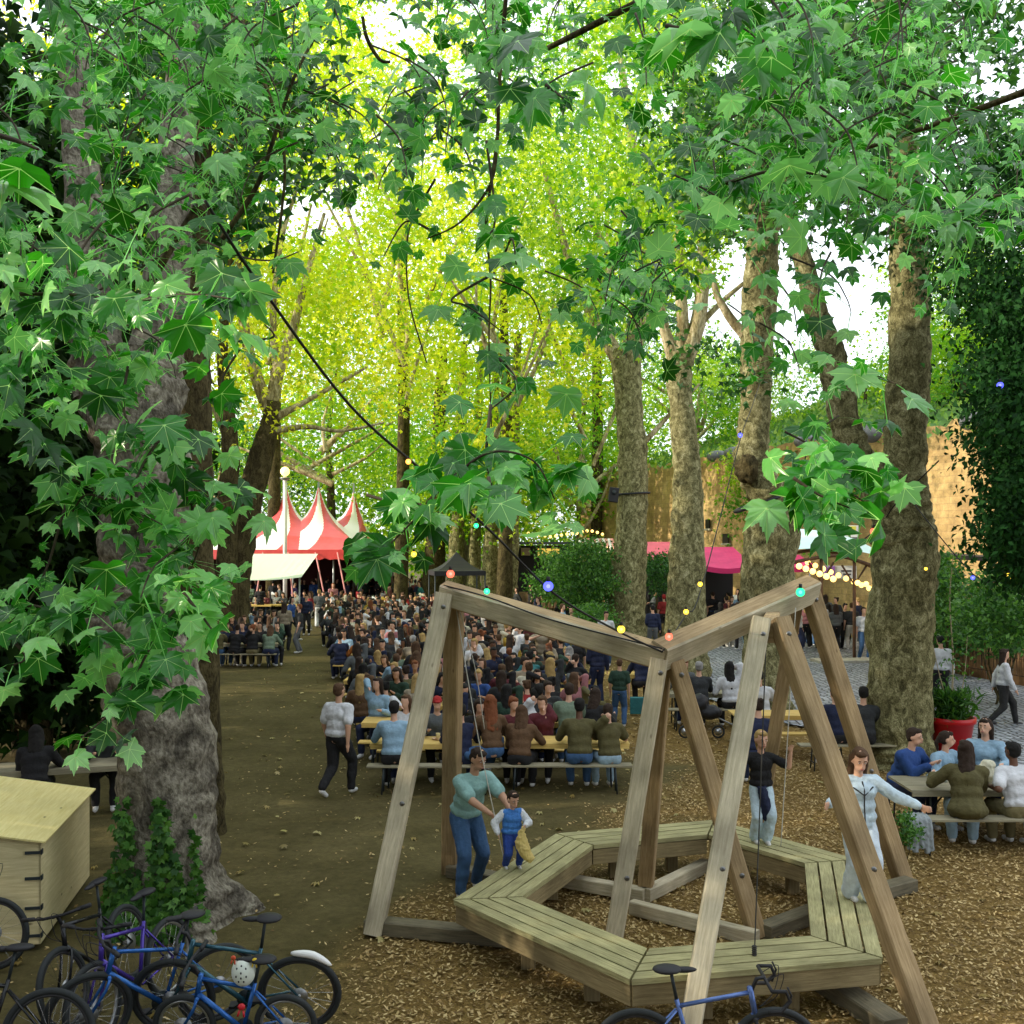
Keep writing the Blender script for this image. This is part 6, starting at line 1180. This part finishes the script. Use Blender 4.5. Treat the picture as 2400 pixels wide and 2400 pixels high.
# reed fence
rf = empty('reed_fence', (G(2330, 1590).x, G(2330, 1590).y, 0), 0, 'low brown reed fence behind the cobbled path on the right', 'fence'); ri = Matrix.Translation(-rf.location); m = MB(); a = G(2155, 1565); b_ = G(2480, 1625)
for k in range(120):
    p = a.lerp(b_, (k+random.uniform(-.3, .3))/120); h = random.uniform(.85, 1.15); m.tube([p, p+Vector((random.uniform(-.04, .04), random.uniform(-.03, .03), h))], .022, 5)
ch(m.build('reeds', mat('reed', (.34, .20, .09), .8, var=(.2, .11, .05), scale=3)), rf, ri)
for z in (.3, .8): ch(MB().tube([a+Vector((0, -.05, z)), b_+Vector((0, -.05, z))], .02, 6).build('rail', arch_w), rf, ri)
def bush(name, label, cx, cy, rx, ry, Y0, Y1, n, per, cs, ls, lm, tpl=LEAF_OV, stems=5, gy=None, tip=.6):
    Y = (Y0+Y1)/2; c = P(cx, cy, Y); t_ = empty(name, (c.x, Y, 0), 0, label, 'plant'); ti = Matrix.Translation((-c.x, -Y, 0)); m = []
    q_ = min(1, ry*Y/F)
    for k in range(stems): m.append([(c.x+random.uniform(-.1, .1)*q_, Y, 0, .03*q_), (c.x+random.uniform(-.4, .4)*q_, Y+random.uniform(-.3, .3)*q_, c.z*.6, .02*q_), (c.x+random.uniform(-1, 1)*rx*Y/F*.7, Y+random.uniform(-.3, .3)*q_, c.z+random.uniform(-.1, .6)*q_, .008*q_)])
    ch(limbs_obj('stem', m, bark_dark, None, seg=6, sub=4), t_, ti); p = blob(cx, cy, rx, ry, Y0, Y1, n, per, cs, False)
    ch(leaf_obj('foliage', [leaves(p, rng.uniform(.7, 1.2, len(p))*ls, rng, tpl, spread=.9, tipdown=tip)], lm, None), t_, ti); return t_, ti
bush('bush', 'round green bush in the middle distance left of the loudspeaker trunk', 1375, 1350, 62, 82, 42, 46, 170, 46, .32, .17, LF_BUSH)
bush('bush', 'low green bush just above the middle of the long beam', 1380, 1455, 52, 34, 36, 39, 70, 46, .25, .13, LF_BUSH)
bush('bush', 'dark bush beside the lit food stall', 1290, 1345, 36, 60, 52, 56, 70, 44, .35, .2, LF_BUSH)
bush('bush', 'dark leafy plant between the pair of avenue trunks', 1545, 1340, 40, 46, 46, 49, 60, 44, .28, .16, LF_DEEP)
bush('bush', 'tall leafy plant right of the largest trunk', 2205, 1390, 44, 95, 28, 31, 70, 50, .22, .16, LF_BUSH, tip=.2)
bush('bush', 'spreading dark foliage over the reed fence at the right edge', 2340, 1440, 90, 90, 24, 28, 110, 50, .22, .15, LF_BUSH, tip=.2)
bush('bush', 'dark undergrowth behind the reed fence', 2260, 1480, 120, 40, 31, 33, 60, 50, .3, .16, LF_DEEP, tip=.2)
bush('bush', 'small green plant at the foot of the front right frame leg', 2120, 1945, 24, 34, 12.8, 13.2, 16, 30, .06, .06, LF_BUSH, tip=.1)
# red pot with its sapling
pot = empty('plant_pot', (8.15, 19, 0), 0, 'big bright red plant pot behind the seated group at the right', 'plant pot'); poi = None
MB().lathe([(.0, .02), (.24, .02), (.27, .06), (.39, .78), (.43, .80), (.43, .90), (.39, .90), (.37, .80), (.0, .78)], seg=32).build('tub', mat('red_glaze', (.50, .008, .012), .3), pot)
MB().lathe([(.0, .82), (.2, .83), (.375, .8)], seg=20).build('soil', mat('soil', (.03, .02, .012), .9, bump=.5, scale=20), pot)
sp = empty('sapling', (8.15, 19, .8), 0, 'thin pale stemmed sapling with grassy leaves growing in the red pot', 'plant')
limbs_obj('stem', [[(0, 0, 0, .02), (.03, 0, 1.2, .016), (-.02, .02, 2.3, .01), (.06, 0, 3.3, .005)], [(.05, 0, 0, .014), (-.2, 0, .8, .01), (-.35, 0, 1.5, .005)], [(.02, .05, 0, .012), (.22, 0, .7, .009), (.3, 0, 1.6, .004)]], mat('pale_stem', (.45, .38, .25), .7), sp, seg=6)
n = 900; p = np.stack([rng.normal(size=n)*.16, rng.normal(size=n)*.14, rng.random(n)*.5], 1); p2 = np.concatenate([np.stack([.02+rng.normal(size=260)*.2+np.sign(rng.normal(size=260))*.1, rng.normal(size=260)*.2, rng.uniform(.6, 3.3, 260)], 1)])
leaf_obj('foliage', [leaves(p, rng.uniform(.2, .36, n)*.8, rng, (LEAF_OV[0]*np.array([.25, 1, 1]), LEAF_OV[1], LEAF_OV[2]), spread=1, tipdown=-.9), leaves(p2, .09, rng, LEAF_OV)], LF_BUSH, sp)

# ============================================================ loudspeaker, straps, bulbs and cables
spk = empty('loudspeaker', P(1438, 1160, 43.2), 0, 'small black loudspeaker strapped to the olive trunk above the tables', 'loudspeaker')
MB().beam((-.2, 0, 0), (.2, 0, 0), .34, .62).build('cabinet', black_c, spk).rotation_euler = (0, .12, 0)
MB().tube([(0, -.18, .1), (0, -.21, .1)], .1, 16).build('speaker_cone', metal_d, spk); MB().beam((.2, .2, .05), (.75, .3, .1), .04, .05).build('bracket', metal_d, spk)
def strap(tx, py, Y, r, tilt, label):
    c = P(tx, py, Y); pts = [(c.x+r*math.cos(a), Y+r*math.sin(a), c.z+tilt*math.cos(a)) for a in np.linspace(0, 6.283, 25)]; tag(MB().tube(pts, .045, 6, cap=False).build('strap', black_c), label, 'strap')
strap(1482, 1158, 44, .74, .05, 'black strap around the trunk with the loudspeaker'); strap(1782, 1178, 24.6, .60, .22, 'black strap tied around the knotty trunk below its burl')
burl = MB().ell(P(1750, 1100, 24.2), (.26, .26, .34), seg=24, rings=16); bo_ = burl.build('burl', bark_dark)
for v_ in bo_.data.vertices: v_.co += Vector(v_.normal)*noise.noise(v_.co*9)*.12
bo_.parent = [o for o in COL.objects if o.get('label', '').startswith('knotty')][0]; bo_.matrix_parent_inverse = Matrix.Translation(-Vector(bo_.parent.location))
cable_m = mat('black_cable', (.01, .01, .01), .6)
def cable(pts, label, r=.012): tag(MB().tube(catmull([tuple(P(*p)) for p in pts], 6), r, 6).build('cable', cable_m), label, 'cable')
cable([(480, 470, 6.4), (600, 655, 6.8), (820, 950, 7.6), (1010, 1120, 8.4), (1150, 1245, 9.0), (1300, 1392, 9.8), (1440, 1475, 10.4), (1552, 1528, 10.75)], 'long black festoon cable slanting down from the upper left to the dip of the frame', .011)
cable([(1552, 1528, 10.7), (1608, 1440, 11.5), (1645, 1375, 12.5), (1735, 1030, 17), (1760, 960, 20), (1780, 900, 24)], 'festoon cable rising from the frame towards the knotty trunk', .008)
cable([(1990, 1290, 22), (2060, 1235, 19.2), (2100, 1180, 18.3), (2200, 1080, 17)], 'thin black cable crossing the largest trunk', .012)
cable([(1040, 1372, 11.5), (1145, 1400, 11.2), (1300, 1455, 11), (1552, 1520, 10.75)], 'festoon cable lying along the left ridge beam', .009)
cable([(2095, 1120, 18.4), (2280, 1345, 16), (2365, 1345, 15), (2500, 1300, 14)], 'festoon cable at the right edge by the yew', .009)
def glass_mat(n, c):
    if n in MATS: return MATS[n]
    m = bpy.data.materials.new(n); m.use_nodes = True; t = m.node_tree; t.nodes.clear(); o = t.nodes.new('ShaderNodeOutputMaterial'); e = t.nodes.new('ShaderNodeEmission'); e.inputs[0].default_value = (*c, 1); e.inputs[1].default_value = 2.6
    tr = t.nodes.new('ShaderNodeBsdfTransparent'); x = t.nodes.new('ShaderNodeMixShader'); x.inputs[0].default_value = .88; t.links.new(tr.outputs[0], x.inputs[1]); t.links.new(e.outputs[0], x.inputs[2]); t.links.new(x.outputs[0], o.inputs[0]); MATS[n] = m; return m
def bulb(px, py, Y, colr, cname, where, r=.05, e=3.0):
    r *= .62
    c = P(px, py, Y); t_ = empty('festoon_bulb', c, 0, f'{cname} {where}', 'light bulb', 'festoon bulbs')
    gm_ = glass_mat('bulb_'+cname.split()[-1], colr); cm_ = mat('core_'+cname.split()[-1], (1, 1, 1), emit=tuple(.45+.55*v for v in colr), estr=e*1.7)
    MB().ell((0, 0, 0), r*.9, seg=14, rings=10).build('glass', gm_, t_); MB().ell((0, 0, 0), r*.36, seg=10, rings=6).build('filament', cm_, t_); MB().tube([(0, 0, r*.8), (0, 0, r*1.7)], r*.35, 8).build('socket', black_c, t_)
BL = (.10, .12, 1); YL = (1, .68, .06); RD = (1, .14, .08); GR = (.03, .9, .3); OR = (1, .45, .08)
for a in ((632, 694, 6.9, BL, 'glowing blue', 'bulb high on the slanting cable near the giant tree', .045), (957, 1082, 8.1, OR, 'small orange', 'bulb half way down the slanting cable', .04), (1285, 1374, 9.6, BL, 'large glowing blue', 'bulb on the slanting cable above the long beam', .085),
          (1456, 1475, 10.3, YL, 'yellow', 'bulb resting over the long beam near its low end', .07), (1568, 1492, 10.6, RD, 'red', 'bulb at the dip where the two ridge beams meet', .07), (1056, 1345, 11.4, RD, 'red', 'bulb over the left top corner of the frame, by the black gazebo', .08),
          (1141, 1386, 11.3, GR, 'green', 'bulb lying on the left ridge beam', .06), (1608, 1434, 11.5, YL, 'yellow', 'bulb in front of the second trunk, the lower of two', .055), (1641, 1369, 12.5, YL, 'yellow', 'bulb in front of the second trunk, the upper of two', .055),
          (1735, 1020, 17, BL, 'small blue', 'bulb left of the knotty trunk high above its burl', .07), (1116, 1232, 9.0, GR, 'pale green', 'bulb on the slanting cable over the distant row', .04), (970, 1299, 10, YL, 'yellow', 'bulb left of the black gazebo beside the leaf spray', .05),
          (1876, 1388, 11.6, GR, 'bright green', 'bulb at the raised right end of the frame', .09), (2048, 1246, 18.9, RD, 'red', 'bulb at the left edge of the largest trunk', .12), (2365, 1350, 15, YL, 'yellow', 'bulb at the right edge under the yew', .08),
          (2344, 903, 14, BL, 'bright blue', 'bulb against the dark yew at the upper right', .08), (2280, 1354, 16, BL, 'dim blue', 'bulb right of the largest trunk', .06), (2170, 1333, 17, YL, 'faint yellow', 'bulb just right of the largest trunk', .05)): bulb(*a)
warm = mat('warm_bulb', (1, .75, .3), emit=(1, .62, .16), estr=3.2)
def fair(pts, Y, r, where, grp):
    me_ = MB().ell((0, 0, 0), r, seg=8, rings=6).mesh('fairy_bulb'); me_.materials.append(warm)
    for px, py in pts: o = bpy.data.objects.new('fairy_bulb', me_); COL.objects.link(o); o.location = P(px, py, Y); tag(o, 'tiny warm bulb '+where, 'light bulb', grp)
fair([(1238+i*13, 1246+abs(i-4)*-2+12) for i in range(9)], 63, .09, 'in the string over the dark food stall', 'string over the food stall')
fair([(1352+i*12, 1250-6*math.sin(i*.7)) for i in range(6)], 62, .09, 'in the string above the striped awning', 'string above the striped awning')
fair([(1368+i*9, 1276+i*1.5+(i % 2)*7) for i in range(9)], 57.6, .07, 'under the striped awning', 'bulbs under the striped awning')
fair([(1873+i*16, 1327+i*6) for i in range(6)], 35.5, .11, 'in the left row under the pale blue roof', 'left bulb row under the curved roof')
fair([(1893+i*18, 1318+i*7.6) for i in range(9)], 36.8, .10, 'in the right row under the pale blue roof', 'right bulb row under the curved roof')
fair([(2085-75+i*20, 1366+3*i) for i in range(3)], 36, .10, 'at the right end below the pale blue roof', 'bulbs at the right end of the roof')

# ============================================================ plywood box
ply = wood_mat('plywood', (.72, .60, .22), (.92, .82, .40), 2, .85, True); ply2 = wood_mat('plywood_side', (.55, .46, .24), (.78, .68, .40), 2, .8, True)
A = G(95, 2224); B = G(210, 2062); d = (B-A); A0 = Vector((A.x, A.y, 0)); B0 = Vector((B.x, B.y, 0)); nrm = Vector((-d.y, d.x, 0)).normalized(); C0 = B0+nrm*2.6; D0 = A0+nrm*2.6
bx = empty('plywood_box', A0, 0, 'large pale plywood box with metal hinges at the lower left', 'box'); bi = Matrix.Translation(-A0); up = lambda v, z: Vector((v.x, v.y, z)); zA, zD = 1.08, 1.55
def panel(name, q, m_, uvs=None):
    m = MB(); L = (q[1]-q[0]).length; H = (q[2]-q[1]).length; m.add(q, [[0, 1, 2, 3]], [[(0, 0), (L, 0), (L, H), (0, H)]]); o = m.build(name, m_); s = o.modifiers.new('s', 'SOLIDIFY'); s.thickness = .018; s.offset = -1; ch(o, bx, bi); return o
panel('side_panel', [up(A0, .05), up(B0, .05), up(B0, zA), up(A0, zA)], ply2); panel('side_panel', [up(D0, .05), up(A0, .05), up(A0, zA), up(D0, zD)], ply2); panel('side_panel', [up(B0, .05), up(C0, .05), up(C0, zD), up(B0, zA)], ply2); panel('side_panel', [up(C0, .05), up(D0, .05), up(D0, zD), up(C0, zD)], ply2)
e = .06; dn = d.normalized(); lid = [up(A0-dn*e-nrm*e, zA+.02), up(B0+dn*e-nrm*e, zA+.02), up(C0+dn*e, zD+.03), up(D0-dn*e, zD+.03)]; o = panel('lid', lid, ply)
m = MB()
for a_, b2 in ((lid[0], lid[1]), (lid[3], lid[0])): m.beam(a_-Vector((0, 0, .03)), b2-Vector((0, 0, .03)), .012, .012)
for z in (.14, .42, .72, .98):
    for s in (1,):
        c = up(A0, z); h = MB().beam(c-nrm*0+dn*.0+Vector((-.004, -.012, 0))+nrm*.14, c+Vector((.0, -.012, 0)), .012, .03).beam(c+Vector((.01, -.008, 0)), c+Vector((.01, -.008, 0))+dn*.06, .012, .05); ch(h.build('hinge', metal_d), bx, bi)

# ============================================================ bicycles
tyre = mat('tyre', (.018, .022, .024), .7); rimm = mat('alloy_rim', (.45, .47, .5), .3, metal=.9); rimd = mat('black_rim', (.03, .03, .035), .35); chrome = mat('chrome', (.6, .6, .62), .2, metal=1)
def wheel(root, cx, r, rim_, disc=True, tw=.027):
    w_ = empty('wheel'); w_.parent = root; w_.location = (cx, 0, r)
    ring_ = lambda R_, n=40: [(R_*math.cos(a), 0, R_*math.sin(a)) for a in np.linspace(0, 2*math.pi, n+1)]
    MB().tube(ring_(r-tw), tw, 8, cap=False).build('tyre', tyre, w_); MB().tube(ring_(r-tw*2.1), tw*.55, 6, cap=False).build('rim', rim_, w_)
    m = MB()
    for k in range(20):
        a = 2*math.pi*k/20; s = .02 if k % 2 else -.02; m.tube([(math.cos(a+.3)*.02, s, math.sin(a+.3)*.02), (math.cos(a)*(r-tw*2), 0, math.sin(a)*(r-tw*2))], .0016, 3, cap=False)
    m.build('spokes', chrome, w_); MB().tube([(0, -.05, 0), (0, .05, 0)], .02, 8).build('hub', metal, w_)
    if disc: MB().tube([(0, .035, 0), (0, .038, 0)], .075, 20).build('brake_disc', metal, w_)
def bicycle(label, loc, rz, lean, frame_m, r=.35, s=1.0, drop=False, fender=None, rim_=None, steer=0, seat_h=.98):
    t_ = empty('bicycle', loc, rz, label, 'bicycle'); t_.rotation_euler = (lean, 0, rz); t_.rotation_mode = 'ZXY' if False else 'XYZ'; rim_ = rim_ or rimm
    wb = .52*s; wheel(t_, -wb, r, rim_); fk = empty('fork'); fk.parent = t_
    wheel(t_, wb, r, rim_)
    bb = Vector((-.08*s, 0, .28*r/.35)); st_ = Vector((-.22*s, 0, .78*s)); hd = Vector((.34*s, 0, .83*s)); hb_ = Vector((.37*s, 0, .66*s)); ra = Vector((-wb, 0, r)); fa = Vector((wb, 0, r))
    m = MB(); m.tube([bb, st_], .017, 8); m.tube([st_+Vector((.02, 0, -.05)), hd], .017, 8); m.tube([bb, hb_], .022, 8); m.tube([hd+Vector((-.01, 0, .04)), hb_+Vector((.01, 0, -.03))], .022, 8)
    for y in (-.05, .05): m.tube([bb+Vector((0, y*.6, 0)), ra+Vector((0, y, 0))], .01, 6); m.tube([st_+Vector((0, y*.3, -.08)), ra+Vector((0, y, 0))], .009, 6)
    m.build('frame', frame_m, t_)
    m = MB()
    for y in (-.05, .05): m.tube([hb_+Vector((0, y, -.03)), hb_+Vector((.03, y, -.12)), fa+Vector((0, y, 0))], .013, 6)
    m.tube([hb_+Vector((0, -.05, -.03)), hb_+Vector((0, .05, -.03))], .018, 6); bpy.data.objects.remove(fk); m.build('fork', frame_m if not drop else black_c, t_)
    hz = hd+Vector((.04, 0, .1)); m = MB().tube([hd, hz, hz+Vector((.06, 0, .01))], .015, 8)
    if drop: 
        m.tube([hz+Vector((.06, -.2, 0)), hz+Vector((.06, .2, 0))], .013, 8)
        for y in (-.2, .2): m.tube([hz+Vector((.06, y, 0)), hz+Vector((.16, y, .0)), hz+Vector((.19, y, -.07)), hz+Vector((.12, y*1.08, -.14)), hz+Vector((.04, y*1.1, -.14))], .015, 8); m.tube([hz+Vector((.17, y, .03)), hz+Vector((.2, y, -.03)), hz+Vector((.17, y, -.12))], .008, 6)
    else: m.tube([hz+Vector((.0, -.32, .03)), hz+Vector((.05, -.1, .01)), hz+Vector((.05, .1, .01)), hz+Vector((.0, .32, .03))], .013, 8); m.tube([hz+Vector((.0, -.33, .03)), hz+Vector((.015, -.21, .02))], .019, 8); m.tube([hz+Vector((.0, .33, .03)), hz+Vector((.015, .21, .02))], .019, 8)
    m.build('handlebar', black_c, t_)
    sh = Vector((st_.x-.04, 0, seat_h*s)); MB().tube([st_, sh], .013, 8).build('seat_post', metal_d, t_)
    m = MB().ell(sh+Vector((-.03, 0, .03)), (.11, .075, .028), seg=14).ell(sh+Vector((.09, 0, .025)), (.10, .03, .022), seg=12); m.build('saddle', black_c, t_)
    m = MB().tube([bb+Vector((0, -.045, 0)), bb+Vector((0, -.05, 0))], .09*s, 20); m.tube([bb+Vector((0, -.06, 0)), bb+Vector((.12*s, -.07, -.10*s))], .009, 6).tube([bb+Vector((0, .06, 0)), bb+Vector((-.12*s, .07, .10*s))], .009, 6); m.build('crank', metal_d, t_)
    for q in (bb+Vector((.12*s, -.11, -.10*s)), bb+Vector((-.12*s, .11, .10*s))): MB().beam(q-Vector((.045, 0, 0)), q+Vector((.045, 0, 0)), .08, .02).build('pedal', black_c, t_)
    if fender:
        MB().tube(catmull([(-wb-.27, 0, r*1.72), (-wb-.12, 0, r*2.0), (-wb+.06, 0, r*2.07)], 5), [.006, .018, .024, .028, .03, .032, .032, .03, .026, .02, .01], 6).build('mudguard', fender, t_)
    cb = MB()
    for y in (-.06, .08): cb.tube(catmull([tuple(hz+Vector((.05, y, 0))), tuple(hz+Vector((.18, y, .06))), tuple(hz+Vector((.14, y*.5, -.12))), tuple(hb_+Vector((.03, 0, .05)))], 5), .0035, 4)
    cb.build('brake_cable', black_c, t_); return t_
def paint(n, c): return mat(n, c, .25, metal=.4, spec=.6)
B_blue = paint('paint_blue', (.02, .12, .42)); B_steel = paint('paint_steel_blue', (.10, .17, .42)); B_purple = paint('paint_violet', (.07, .04, .33)); B_black = paint('paint_black', (.012, .013, .016)); B_teal = paint('paint_teal', (.03, .10, .14))
bicycle('steel blue road bicycle with drop bars in front of the bench ring', (1.42, 7.55, 0), .02, .05, B_steel, drop=True, s=.98, rim_=rimd)
bicycle('small child bicycle with silver rims at the right of the heap', (-2.22, 8.25, 0), math.pi, -.14, B_blue, r=.255, s=.78, seat_h=1.0)
bicycle('dark mountain bicycle with a white mudguard leaning in the heap', (-2.30, 8.6, 0), math.pi+.06, -.20, B_teal, fender=mat('white_plastic', (.8, .8, .8), .4), rim_=rimd, seat_h=1.02)
bicycle('bright blue bicycle in the middle of the heap', (-2.98, 8.5, 0), math.pi+.6, -.12, B_blue, rim_=rimd)
bicycle('violet framed bicycle turned towards the viewer beside the ivy', (-3.22, 8.8, 0), math.pi+1.3, .12, B_purple, rim_=rimm)
bicycle('black bicycle leaning against the giant trunk, left of the heap', (-3.62, 9.15, 0), math.pi+1.42, .26, B_black, rim_=rimd)
bicycle('dark bicycle cut off by the lower left corner', (-4.05, 7.7, 0), 3.3, .12, B_black, rim_=rimd)
bicycle('bicycle leaning on the front of the plywood box', (-5.52, 9.8, 0), .06, -.08, B_black, rim_=rimd)
# helmet hung on the heap
hl = empty('helmet', P(571, 2277, 8.15), 0, 'white helmet with round vent holes hanging on the bicycles', 'helmet')
MB().ell((0, 0, 0), (.095, .085, .115), seg=24, rings=16).build('shell', mat('helmet_white', (.72, .78, .72), .35), hl); m = MB()
for dx, dz in ((0, .02), (.035, .05), (-.035, .05), (.04, -.01), (-.04, -.01), (0, .07), (.02, -.05), (-.02, -.05), (0, -.02)): m.ell((dx, -.085*math.sqrt(max(0, 1-(dx/.095)**2-(dz/.115)**2)), dz), (.007, .004, .010), seg=8, rings=5)
m.build('vent_holes', inkm, hl)
for (px, py, Y, r, c_, lb) in ((597, 2251, 8.1, (.022), (.7, .5, .02), 'small yellow bicycle bell behind the helmet'), (547, 2245, 8.1, .02, (.6, .08, .03), 'small orange reflector left of the helmet'), (223, 2354, 8.6, .028, (.8, .1, .04), 'red rear reflector on the black bicycle'), (566, 2360, 8.0, .03, (.55, .02, .03), 'red bow shaped ribbon on the child bicycle')):
    o = MB().ell((0, 0, 0), (r, r*.6, r*.9), seg=12, rings=8).tube([(-.5*r, 0, -r), (-r, 0, -2.4*r)], r*.3, 6).tube([(.5*r, 0, -r), (r*.6, 0, -2.6*r)], r*.3, 6).build('bicycle_reflector', mat('c_'+lb[:14], c_, .4)); o.location = P(px, py, Y); tag(o, lb, 'reflector')
